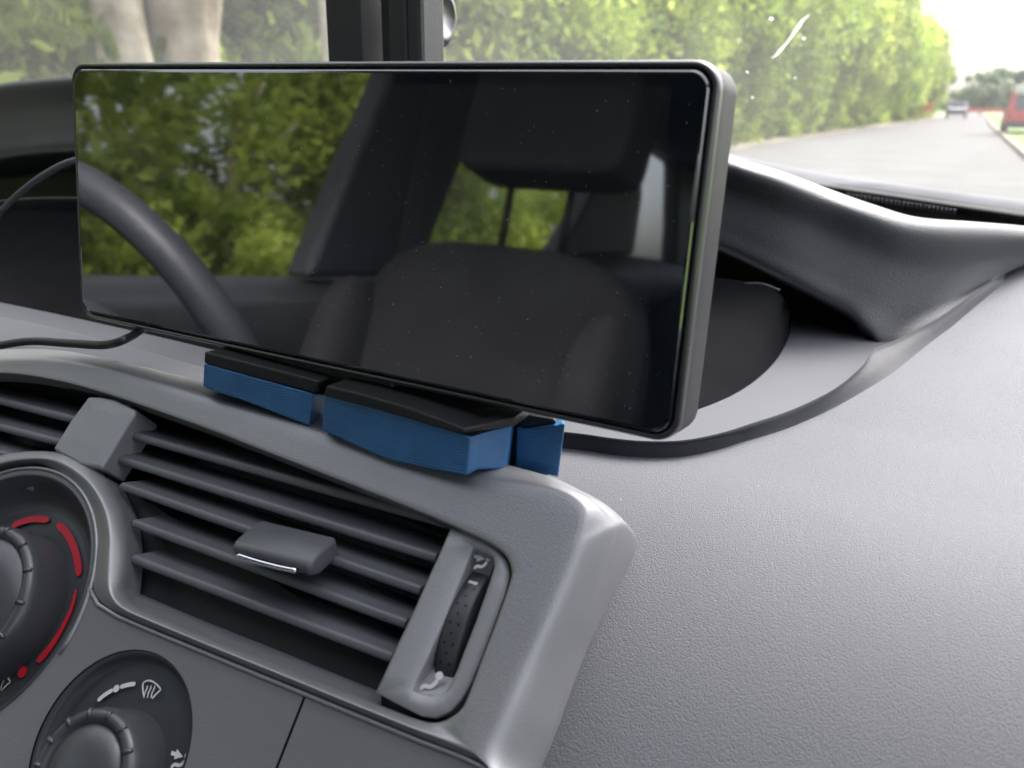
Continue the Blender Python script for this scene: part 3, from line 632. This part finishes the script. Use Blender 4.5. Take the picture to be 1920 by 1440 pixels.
# markings
def arcband(cpx, w, h, n=24, taper=(1, 1)):
    P = cat_rom([F(x, y, h) for x, y in cpx], n); L, R_ = [], []
    for i in range(n):
        t = P[min(i+1, n-1)]-P[max(i-1, 0)]; t /= np.linalg.norm(t); s = np.cross(t, FN)
        k = i/(n-1); ww = w/2*(taper[0]*(1-k)+taper[1]*k)*min(1, .45+3.5*min(k, 1-k)*2)
        L.append(P[i]+s*ww); R_.append(P[i]-s*ww)
    return grid([L, R_])
def disc(px, py, r, h, n=20, ax=1.):
    c = F(px, py, h); return [c+FX*r*cos(2*pi*k/n)+FU*r*ax*sin(2*pi*k/n) for k in range(n)], [tuple(range(n))]
h1 = -.0118
mk('red_scale', *merge(arcband([(22, 986), (42, 978), (65, 973), (92, 975)], .0024, h1), arcband([(107, 982), (124, 998), (138, 1025), (146, 1055), (148, 1079)], .0026, h1), arcband([(143, 1104), (134, 1140), (115, 1180), (92, 1216), (70, 1241)], .0020, h1, 24, (.5, 1.35)), disc(42, 1260, .0018, h1)), M_RED, w1, smooth=False)
def stroke(P, w, h, n=None): return arcband(P, w, h, n or max(6, len(P)*3))
def defrost(cx, cy, s, h):
    q = lambda a, b: (cx+s*a, cy+s*b)
    o = [stroke([q(-.95, -.75), q(-.4, -1.0), q(.2, -.85), q(.7, -.45), q(1.05, 0)], .0005, h), stroke([q(-.95, -.75), q(-.95, 0), q(-.85, .75)], .0005, h), stroke([q(1.05, 0), q(.5, .5), q(.05, 1.0)], .0005, h)]
    for k in (-.45, -.05, .35): o.append(stroke([q(k, -.45), q(k-.05, -.1), q(k-.28, .35), q(k-.40, .95)], .0004, h, 9))
    return merge(*o)
mk('defrost_symbol', *defrost(2, 1278, 17, h1), M_WHITE, w1, smooth=False)
h2 = -.0072
mk('white_scale', *merge(arcband([(183, 1314), (196, 1303), (212, 1293)], .0013, h2), disc(218, 1291, .0011, h2), arcband([(225, 1288), (240, 1284), (254, 1282)], .0013, h2)), M_WHITE, w2, smooth=False)
mk('defrost_symbol', *defrost(284, 1293, 17, h2), M_WHITE, w2, smooth=False)
def person_sym(cx, cy, s, h, arrow=True, n=FN):
    q = lambda a, b: (cx+s*a, cy+s*b)
    o = [stroke([q(-1.05, .9), q(-.6, .55), q(-.1, .65), q(.35, .35), q(.62, -.02)], .0011*s/20, h), disc(*q(.78, -.40), .0011*s/20, h)]
    if arrow: o += [([F(*q(-.95, -.95), h), F(*q(-.45, -.80), h), F(*q(-.60, -.35), h), F(*q(-1.05, -.50), h)], [(0, 1, 2, 3)]), ([F(*q(-.35, -1.15), h), F(*q(.30, -.30), h), F(*q(-.70, -.02), h)], [(0, 1, 2)])]
    return merge(*o)
mk('airflow_symbol', *person_sym(338, 1424, 17, h2), M_WHITE, w2, smooth=False)

# knobs
def knob(label, c, rg, hg, hb, group, sk=.0024):
    t = thing('rotary_knob', label, 'knob', C3(c, hb), group)
    nt_ = 14
    prof = [(rg+sk, hb-.002), (rg+sk-.0002, hb+.0006), (rg+sk*.7, hb+.003), (rg+.0012, hg-.004), (rg+.0006, hg-.0016), (rg-.0004, hg-.0002), (rg-.0016, hg), (rg-.0028, hg-.0006), (rg-.0034, hg-.0018)]
    mk('grip_ring', *lathe(C3(c), FX, FU, FN, prof, 168), M_KNOB, t)
    mk('cap', *lathe(C3(c), FX, FU, FN, [(rg-.0033, hg-.0022), (rg-.0040, hg-.0010), (rg*.6, hg+.0006), (rg*.3, hg+.0012), (.0002, hg+.0014)], 96), M_KNOB, t)
    nb = []
    for k in range(nt_):
        a = 2*pi*k/nt_+.2; d = FX*cos(a)+FU*sin(a)
        p0 = C3(c)+d*(rg-.0022)+FN*(hg-.0003); p1 = C3(c)+d*(rg+.0006)+FN*(hg-.0008)
        nb.append(tube([p0, (p0+p1)/2+FN*.0004, p1], [.0006, .0008, .0005], 8))
    mk('grip_nub', *merge(*nb), M_KNOB, t)
    return t
knob('large round heater knob ringed by red temperature arcs', (W1c[0]-.0005, W1c[1]-.0024), .0247, .002, -.014, 'heater knobs')
knob('smaller round knob below the red dial, beside white airflow symbols', (W2c[0]-.0003, W2c[1]-.0072), .0162, .004, -.009, 'heater knobs')

# ------------------------------------------------------------------ vents
def slat(pl_, pr, parent, h=-.007, chord=.0142):
    A = F(*pl_, h); B = F(*pr, h); c = np.array([0, 1., -.10]); c /= np.linalg.norm(c); n = np.cross(c, (B-A)/np.linalg.norm(B-A)); n /= np.linalg.norm(n)
    if n[2] < 0: n = -n
    sec = [(0, 0), (.0004, .0013), (.0014, .0019), (.0028, .0016), (chord*.6, .0010), (chord, .0005), (chord, -.0006), (.0016, -.0011), (.0004, -.0009)]
    sA = []; sB = []
    for s, t_ in sec:
        sA.append(A+c*s+n*t_+np.array([(.25*s), 0, 0])); sB.append(B+c*s+n*t_)
    return mk('slat', *prism(sA, sB), M_BLADE, parent, smooth=True, bev=.0005, bseg=3)
vent = thing('air_vent', 'wide right air vent with slider tab and thumbwheel, beside the grained pad', 'air vent', FWp(.05, -.02, -.03), 'centre console air vents')
cavpx = [(190, 880), (225, 760), (300, 768), (400, 803), (500, 843), (600, 882), (700, 921), (800, 962), (900, 1003), (945, 1035), (965, 1070), (935, 1170), (905, 1240), (880, 1300), (850, 1345), (800, 1352), (735, 1340), (640, 1302), (500, 1240), (370, 1190), (230, 1130), (236, 1040), (230, 960)]
def cavity(px, parent):
    A = [F(x, y, -.006) for x, y in px]; B = [p-FN*.034+np.array([0, 0, 0]) for p in A]
    n = len(A); V = A+B; Fc = [tuple(range(n, 2*n))]+[(i, (i+1) % n, n+(i+1) % n, n+i) for i in range(n)]
    return mk('duct', V, Fc, M_DARK, parent, smooth=False)
cavity(cavpx, vent)
for a, b in (((235, 818), (835, 987)), ((208, 862), (815, 1052)), ((222, 915), (785, 1113)), ((244, 985), (758, 1176)), ((242, 1052), (732, 1240))): slat(a, b, vent)
slat((420, 820), (850, 962), vent, -.016)
mk('lower_ramp', *loft([[F(x, y, -.0045) for x, y in ((236, 1128), (290, 1152), (370, 1186), (450, 1218), (540, 1254), (640, 1295), (715, 1325))], [F(x, y-16, -.010) for x, y in ((236, 1128), (290, 1152), (370, 1186), (450, 1218), (540, 1254), (640, 1295), (715, 1325))], [F(x, y-58, -.026) for x, y in ((236, 1128), (290, 1152), (370, 1186), (450, 1218), (540, 1254), (640, 1295), (715, 1325))]], 20, 8), M_PANEL, vent)
# slider tab
tA = F(434, 1022, -.002); 
def tabpt(x, y, h): return F(x, y, h)
o3 = F(432, 1020, .004); e1 = F(580, 1058, .004)-o3; wid = np.linalg.norm(e1); e1 = e1/wid
e2 = np.array([0, cos(radians(8)), sin(radians(8))]); e2 -= e1*(e2@e1); e2 /= np.linalg.norm(e2); e3 = np.cross(e1, e2)
dep = .0135; th = .0062
sec = [(0, -.0006), (-.0004, -.002), (.0006, -.0048), (.003, -th), (dep, -th), (dep, 0), (dep*.5, .0006), (.0012, .0002)]
loopsT = []
for s, ins in ((0, .0010), (.0010, .0), (wid*.5, 0), (wid-.001, 0), (wid, .0010)):
    loopsT.append([o3+e1*s+e2*(a+ins*(1 if a < dep/2 else -1))+e3*(b-ins*(1 if b > -.003 else -1)*.6) for a, b in sec])
tab = mk('slider_tab', *rings(loopsT), M_BLADE, vent, bev=.0005, bseg=2)
cs = [o3+e1*(wid*.07)+e2*(-.0006)+e3*(-.0030), o3+e1*(wid*.35)+e2*(-.0009)+e3*(-.0032), o3+e1*(wid*.62)+e2*(-.0009)+e3*(-.0032), o3+e1*(wid*.84)+e2*(-.0007)+e3*(-.0030)]
mk('chrome_strip', *tube(cs, .00085, 10, 16), M_CHROME, tab)
# thumbwheel side panel
outer = [(845, 990), (865, 995), (890, 1003), (915, 1016), (938, 1034), (952, 1054), (957, 1078), (948, 1115), (932, 1160), (915, 1205), (898, 1248), (882, 1285), (866, 1312), (845, 1334), (818, 1346), (790, 1343), (748, 1322), (704, 1298), (722, 1262), (745, 1210), (775, 1148), (805, 1080), (828, 1030)]
inner = [(889, 1030), (897, 1033), (906, 1036), (915, 1040), (924, 1044), (927, 1052), (926, 1066), (918, 1092), (905, 1130), (890, 1172), (873, 1215), (858, 1255), (846, 1282), (838, 1296), (826, 1304), (808, 1304), (790, 1301), (773, 1295), (784, 1272), (805, 1230), (832, 1170), (858, 1105), (876, 1060)]
def ringpanel(out_, inn, hp, parent):
    n = len(out_)
    hb = lambda i: hp
    L0 = [F(*p, hp)-FN*.006 for p in out_]; L1 = [F(*p, hp) for p in out_]
    L1b = [F(o[0]+(i_[0]-o[0])*.06, o[1]+(i_[1]-o[1])*.06, hp+.0004) for o, i_ in zip(out_, inn)]
    L2 = [F(o[0]+(i_[0]-o[0])*.93, o[1]+(i_[1]-o[1])*.93, hp+.0004) for o, i_ in zip(out_, inn)]
    L3 = [F(*p, hp-.0003) for p in inn]; L4 = [F(*p, hp-.0003)-FN*.0022 for p in inn]
    L5 = [F(*p, hp-.0003)-FN*.0075 for p in inn]
    return rings([L0, L1, L1b, L2, L3, L4, L5], (False, False))
vp = mk('thumbwheel_panel', *ringpanel(outer, inner, -.003, vent), M_SILVER2, vent, bev=0)
# slot floor: two sloping icon plates with the wheel between
hs = -.003-.0026
mk('icon_plate', [F(889, 1028, -.0045), F(930, 1046, -.0045), F(912, 1100, -.010), F(866, 1088, -.010)], [(0, 1, 2, 3)], M_SILVER2, vp, smooth=False)
mk('icon_plate', [F(770, 1300, -.0045), F(838, 1306, -.0045), F(862, 1262, -.0085), F(806, 1248, -.0085)], [(0, 1, 2, 3)], M_SILVER2, vp, smooth=False)
mk('slot_floor', [F(880, 1020, -.0125), F(940, 1040, -.0125), F(850, 1300, -.0125), F(760, 1290, -.0125)], [(0, 1, 2, 3)], M_DARK, vp, smooth=False)
mk('airflow_open_symbol', *person_sym(904, 1053, 15, -.0052), M_WHITE, vp, smooth=False)
mk('airflow_closed_symbol', *person_sym(808, 1275, 20, -.0050, arrow=False), M_WHITE, vp, smooth=False)
# wheel: segment of a drum whose axis is lateral
wa, wb = F(893, 1085, -.0068), F(833, 1256, -.0068)
mid = (wa+wb)/2; chordv = wa-wb; cl = np.linalg.norm(chordv); cv = chordv/cl; Rw = .0235; sag = sqrt(Rw**2-(cl/2)**2)
lat = np.cross(cv, FN); lat /= np.linalg.norm(lat)
if lat[0] < 0: lat = -lat
wn = np.cross(lat, cv); wn = wn if wn@FN > 0 else -wn
axc = mid-wn*sag; ww = .0031; a_m = math.asin(cl/2/Rw)
rowsW = []
for a in np.linspace(-a_m-.1, a_m+.1, 40):
    d = cv*sin(a)+wn*cos(a); rowsW.append([axc+d*(Rw-.012)-lat*ww, axc+d*(Rw-.0005)-lat*ww, axc+d*Rw-lat*(ww-.0005), axc+d*(Rw+.0001), axc+d*Rw+lat*(ww-.0005), axc+d*(Rw-.0005)+lat*ww, axc+d*(Rw-.012)+lat*ww])
tw = mk('thumbwheel', *grid(rowsW), M_WHEEL, vent)
dm = []
for i, a in enumerate(np.linspace(-a_m*.86, a_m*.72, 9)):
    for l in ((-.0013, .0013) if i % 2 == 0 else (0,)):
        d = cv*sin(a)+wn*cos(a); tdir = cv*cos(a)-wn*sin(a); c = axc+d*(Rw+.00012)+lat*l
        n = 10; dm.append(([c+(tdir*cos(2*pi*k/n)+lat*sin(2*pi*k/n))*.00042 for k in range(n)], [tuple(range(n))]))
mk('dimple', *merge(*dm), M_DARK, tw, smooth=False)
d = cv*sin(a_m*.86)+wn*cos(a_m*.86); c = axc+d*(Rw+.0002)
mk('white_mark', *boxg(c, (.0028, .0010, .0003), np.array([lat, cv*cos(a_m*.86)-wn*sin(a_m*.86), d]).T), M_WHITE, tw, bev=.0002)
# left vent and the divider
lv = thing('air_vent', 'left air vent cut off by the frame, above the large red dial', 'air vent', FWp(-.1, 0, -.03), 'centre console air vents')
cavity([(-200, 700), (0, 705), (100, 720), (200, 745), (225, 760), (190, 880), (110, 846), (40, 846), (-30, 862), (-200, 930)], lv)
for a, b in (((-160, 715), (140, 792)), ((-160, 764), (118, 836)), ((-160, 812), (95, 882)), ((-160, 862), (60, 920))): slat(a, b, lv)
dv = [(165, 743), (185, 743), (215, 748), (254, 768), (250, 778), (228, 812), (188, 878), (150, 872), (98, 842), (130, 790)]
dv2 = [F(x, y, -.002) for x, y in dv]; cdv = sum(dv2)/len(dv2)
mk('vent_divider', *rings([[p-FN*.012 for p in dv2], [p-FN*.0012 for p in dv2], [cdv+(p-cdv)*.965 for p in dv2], [cdv+(p-cdv)*.5+FN*.0003 for p in dv2]], (False, True)), M_SILVER2, con, smooth=False, bev=.0006)

# ================================================================== DISPLAY
KD = .888; SC = np.array([-.19334, .2384, -.04008])*KD; sy_, sr_, ln_ = -.0596, .00913, .10829
Rz = np.array([[cos(sy_), -sin(sy_), 0], [sin(sy_), cos(sy_), 0], [0, 0, 1]])
Rx = np.array([[1, 0, 0], [0, cos(-ln_), -sin(-ln_)], [0, sin(-ln_), cos(-ln_)]])
Ry = np.array([[cos(sr_), 0, sin(sr_)], [0, 1, 0], [-sin(sr_), 0, cos(sr_)]])
SQ = Rz@Rx@Ry
def S(x, z, d=0.): return SC+SQ@np.array([x, d, z])
SW, SH = .2705*KD, .1046*KD
disp = thing('car_display', 'wide black touchscreen display reflecting trees, wheel and seats', 'display', S(0, -SH/2, .008))
def rrl(w, h, r, d): return [S(x, z, d) for x, z in rr2(w, h, r, 10)]
mk('housing', *rings([rrl(SW-.020, SH-.020, .004, .0155), rrl(SW-.003, SH-.003, .0065, .0150), rrl(SW, SH, .007, .0138), rrl(SW, SH, .007, .0022)], (True, False)), M_HOUSING, disp, bev=0)
mk('front_rim', *rings([rrl(SW, SH, .007, .0022), rrl(SW-.0002, SH-.0002, .007, .0012), rrl(SW-.0009, SH-.0009, .0067, .0003), rrl(SW-.002, SH-.002, .0063, -.0001), rrl(SW-.0034, SH-.0034, .0056, .0001), rrl(SW-.0040, SH-.0040, .0053, .0012)], (False, False)), M_RIM, disp)
gw, gh = SW-.0044, SH-.0044
def px2s(x, y):
    d = ray(x, y); n = SQ@np.array([0, -1., 0]); o = S(0, 0, -.0008); P = d*((o@n)/(d@n)); q = SQ.T@(P-SC); return q[0], q[2]
aTL, aTR, aBR, aBL = px2s(168, 152), px2s(1258, 160), px2s(1197, 766), px2s(178, 565)
x0, x1 = (aTL[0]+aBL[0])/2, (aTR[0]+aBR[0])/2; z0, z1 = (aBL[1]+aBR[1])/2, (aTL[1]+aTR[1])/2
glo = rr2(gw-.0026, gh-.0026, .004, 10)
inn = rr2(x1-x0, z1-z0, .0006, 10); inn = [(a+(x0+x1)/2, b+(z0+z1)/2) for a, b in inn]
cg = mk('cover_glass', *rings([rrl(gw, gh, .005, .0014), rrl(gw, gh, .005, .0003), rrl(gw-.0006, gh-.0006, .0048, -.0002), rrl(gw-.0014, gh-.0014, .0045, -.0006), [S(a, b, -.0008) for a, b in glo], [S(a, b, -.0008) for a, b in inn]], (False, False)), M_GBORDER, disp, smooth=True)
for p in cg.data.polygons: p.use_smooth = False
mk('display_area', [S(a, b, -.0008) for a, b in inn], [tuple(range(len(inn)))], M_GACTIVE, disp, smooth=False)
sp = []
for k in range(420):
    u = rng.random()**.6; x = -gw/2+.004+(gw-.008)*u; z = -gh/2+.003+(gh-.006)*rng.random(); r = .00005+.00014*rng.random()**4
    a = rng.random()*3; l = r*(1+3*(rng.random() > .93))
    sp.append(([S(x+cos(a)*l, z+sin(a)*l, -.00086), S(x-sin(a)*r, z+cos(a)*r, -.00086), S(x-cos(a)*l, z-sin(a)*l, -.00086), S(x+sin(a)*r, z-cos(a)*r, -.00086)], [(0, 1, 2, 3)]))
mk('dust_specks', *merge(*sp), M_DUST, disp, smooth=False)
mk('rear_bracket', *boxg(S(.01, -.02, .028), (.12, .024, .05), SQ), M_BLACK, disp, bev=.003)

# ------------------------------------------------------------------ mount
mt = thing('display_mount', 'black bracket with three blue printed feet clamping the display to the silver trim', 'mount', F(700, 820))
def extr(px, Y, dx, dy, dz=0., slope=0.):
    A = [aY(x, y, Y) for x, y in px]; B = [p+np.array([dx, dy, dz]) for p in A]; return A, B
# foot A
A_, B_ = extr([(382, 681), (588, 738), (580, 799), (546, 786), (500, 768), (450, 749), (414, 738), (380, 725)], .200, -.013, .026, -.009)
mk('blue_foot', *prism(A_, B_), M_BLUE, mt, smooth=False, bev=.0006, bseg=2)
A_, B_ = extr([(383, 659), (600, 715), (589, 737), (382, 681)], .200, -.010, .036, -.006)
mk('clamp_plate', *prism(A_, B_), M_BLACK, mt, smooth=False, bev=.0007)
# foot B: front face then a facet that turns away to the right
def facet(pxs, Ys): return [aY(x, y, Y) for (x, y), Y in zip(pxs, Ys)]
Ty = [(606, 742), (680, 759), (748, 776), (815, 800), (882, 822), (900, 815), (957, 800)]; By = [(603, 806), (665, 835), (722, 861), (800, 878), (874, 892), (893, 881), (948, 879)]
Ys = [.196, .195, .194, .193, .192, .196, .207]
Tt = facet([(x, y-2) for x, y in Ty], Ys); Bb = facet(By, Ys); off = np.array([-.010, .026, -.009])
Tk = [p+off for p in Tt]; Bk = [p+off for p in Bb]
V = Tt+Bb+Tk+Bk; n = 7
Fc = [(i, i+1, n+i+1, n+i) for i in range(n-1)]+[(i, 2*n+i, 2*n+i+1, i+1) for i in range(n-1)]+[(n+i, n+i+1, 3*n+i+1, 3*n+i) for i in range(n-1)]+[(2*n+i, 3*n+i, 3*n+i+1, 2*n+i+1) for i in range(n-1)]+[(0, n, 3*n, 2*n), (n-1, 3*n-1, 4*n-1, 2*n-1)]
mk('blue_foot', V, Fc, M_BLUE, mt, smooth=False, bev=.0006, bseg=2)
Ty2 = [(611, 723), (680, 740), (748, 759), (815, 782), (868, 803), (900, 797), (967, 781)]; By2 = [(606, 743), (680, 762), (748, 781), (800, 797), (868, 814), (900, 808), (967, 799)]
Ys2 = [y-.0012 for y in Ys]
Tt = facet(Ty2, Ys2); Bb = facet(By2, Ys2); off = np.array([-.006, .040, -.005])
V = Tt+Bb+[p+off for p in Tt]+[p+off for p in Bb]
mk('clamp_plate', V, Fc, M_BLACK, mt, smooth=False, bev=.0006, bseg=2)
# foot C
A_, B_ = extr([(969, 800), (982, 805), (1060, 795), (1047, 896), (1010, 887), (967, 880)], .2165, -.009, .016)
mk('blue_foot', *prism(A_, B_), M_BLUE, mt, smooth=False, bev=.0006, bseg=2)
A_, B_ = extr([(955, 770), (975, 774), (1000, 780), (1040, 786), (1044, 794), (982, 802), (966, 798), (955, 798)], .2175, -.006, .020)
mk('clamp_plate', *prism(A_, B_), M_BLACK, mt, smooth=False, bev=.0006)
A_, B_ = extr([(950, 800), (972, 800), (969, 884), (1030, 895), (1028, 902), (985, 893), (946, 880)], .2185, -.009, .014)
mk('clamp_plate', *prism(A_, B_), M_BLACK, mt, smooth=False, bev=.0006)
mk('clamp_arm', *boxg(S(-.010, -SH/2-.004, .012), (.074, .016, .012), SQ), M_BLACK, mt, bev=.001)
A_, B_ = extr([(880, 745), (975, 765), (1030, 779), (1050, 790), (1000, 806), (955, 800), (880, 790)], .222, -.008, .02)
mk('clamp_arm', *prism(A_, B_), M_BLACK, mt, smooth=False, bev=.001)

# ------------------------------------------------------------------ cable
cp = [F(-160, 690, .006), F(-60, 662, .006), F(0, 648, .006), (F(60, 640, .006)), F(130, 644, .0055), F(195, 647, .007), F(235, 636, .010), aY(268, 616, .226), aY(300, 590, .246), aY(360, 560, .262)]
tag(mk('power_cable', *tube(cp, .00155, 14, 80), M_CABLE, origin=F(0, 648, .006)), 'thin black power cable running left from behind the display', 'cable')

# ------------------------------------------------------------------ post
py0 = .37
post = thing('mount_post', 'dark upright plastic post standing behind the display', 'post', aY(700, 125, py0))
def colx(px): return aY(px, 52, py0)[0]
zb, zt = aY(700, 150, py0)[2]-.03, .17
def pcol(xa, xb, ya, yb, name, mat, bev): 
    xa, xb = colx(xa), aY(xb, 52, yb)[0]; return mk(name, *boxg(((xa+xb)/2, (ya+yb)/2, (zb+zt)/2), (xb-xa, yb-ya, zt-zb)), mat, post, smooth=False, bev=bev)
pcol(612, 742, py0, py0+.03, 'front_plate', M_POST, .0008)
pcol(741, 762, py0+.006, py0+.028, 'groove_strip', M_BLACK, .0004)
pcol(758, 787, py0+.001, py0+.029, 'side_rail', M_POST, .001)
pcol(786, 803, py0+.002, py0+.024, 'edge_rail', M_POST, .0025)
kc = aY(803, 32, py0+.036); 
mk('round_knob', *lathe(kc, np.array([0, 1., 0]), np.array([0, 0, 1.]), np.array([1., 0, 0]), [(.0135, -.004), (.0150, -.002), (.0152, .004), (.0146, .0075), (.0120, .0098), (.0090, .0104), (.0088, .0098), (.0001, .0098)], 48), M_RIM, post)

# ================================================================== INSIDE, SEEN IN THE DISPLAY
wc = np.array([-.643, .03-.044*sin(radians(25)), -.15-.044*cos(radians(25))])
wv = np.array([0, sin(radians(25)), cos(radians(25))]); wx = np.array([1., 0, 0]); wnrm = np.cross(wx, wv)
sw = thing('steering_wheel', 'black leather steering wheel mirrored at the left of the display', 'steering wheel', wc)
mk('rim', *[(lambda P: (P[0], P[1]+[((63)*14+k, (63)*14+(k+1) % 14, (k+1) % 14, k) for k in range(14)]))(tube([wc+.192*(wx*cos(a)+wv*sin(a)) for a in np.linspace(0, 2*pi, 64, endpoint=False)],   .0145, 14, cap=False))][0], M_LEATHER, sw)
mk('hub', *lathe(wc, wx, wv, -wnrm if wnrm[1] > 0 else wnrm, [(.085, -.02), (.085, .0), (.07, .012), (.0001, .02)], 40), M_LEATHER, sw)
for a in (0, pi, -pi/2):
    d = wx*cos(a)+wv*sin(a); mk('spoke', *tube([wc+d*.07, wc+d*.185], .016, 10), M_LEATHER, sw)
seat = thing('driver_seat', 'dark fabric driver seat with headrest mirrored in the display', 'seat', (-.66, -.4, -.9))
def cushion(name, rows, nu=24, nv=16, mat=M_FABRIC): return mk(name, *loft(rows, nu, nv), mat, seat, solid=.0)
def blob(c, s, e=3.5, M=None, n=28):
    V, Fc = [], []
    for i in range(n+1):
        ph = -pi/2+pi*i/n
        for k in range(2*n):
            th_ = 2*pi*k/(2*n)
            f_ = lambda w: math.copysign(abs(w)**(2/e), w)
            p = np.array([s[0]/2*f_(cos(ph))*f_(cos(th_)), s[1]/2*f_(cos(ph))*f_(sin(th_)), s[2]/2*f_(sin(ph))])
            V.append(np.array(c)+(M@p if M is not None else p))
    m = 2*n
    for i in range(n):
        for k in range(m): Fc.append((i*m+k, i*m+(k+1) % m, (i+1)*m+(k+1) % m, (i+1)*m+k))
    return V, Fc
tl = radians(14); TM = np.array([[1, 0, 0], [0, cos(tl), -sin(tl)], [0, sin(tl), cos(tl)]])
mk('backrest', *blob((-.68, -.57, -.32), (.50, .15, .62), 4, TM), M_FABRIC, seat)
mk('side_bolster', *blob((-.46, -.50, -.34), (.09, .16, .52), 3, TM), M_FABRIC, seat)
mk('side_bolster', *blob((-.90, -.50, -.34), (.09, .16, .52), 3, TM), M_FABRIC, seat)
mk('seat_cushion', *blob((-.68, -.28, -.62), (.50, .52, .16), 4), M_FABRIC, seat)
hr = mk('headrest', *blob((-.632, -.65, .172), (.275, .10, .185), 8, TM), M_FABRIC, seat)
for x in (-.705, -.60): mk('headrest_post', *tube([(x, -.655, .10), (x, -.64, -.05)], .006, 10), M_DARK, seat)
bench = thing('rear_seat', 'dark fabric rear bench seat mirrored behind the driver seat', 'seat', (-.3, -1.6, -.9))
mk('backrest', *blob((-.30, -1.75, -.28), (1.28, .18, .60), 4, TM), M_FABRIC, bench)
mk('seat_cushion', *blob((-.30, -1.45, -.58), (1.28, .5, .18), 4), M_FABRIC, bench)
belt = thing('seat_belt', 'black seat belt hanging from the pillar, mirrored in the display', 'seat belt', (-.93, -.7, .2))
mk('webbing', *prism([(-.935, -.72, .26), (-.935, -.765, .26), (-.915, -.66, -.3), (-.915, -.615, -.3)], [(-.933, -.72, .26), (-.933, -.765, .26), (-.913, -.66, -.3), (-.913, -.615, -.3)]), M_PILLAR, belt, smooth=False)

# the mirrored things sit a little further back
for o in list(shell.children):
    if o.name.split('.')[0] in ('b_pillar', 'c_pillar', 'd_pillar', 'door_panel'): o.location += Vector((-.003, -.051, .0056))
for o in (sw, seat, bench, belt): o.location += Vector((-.003, -.051, .0056))
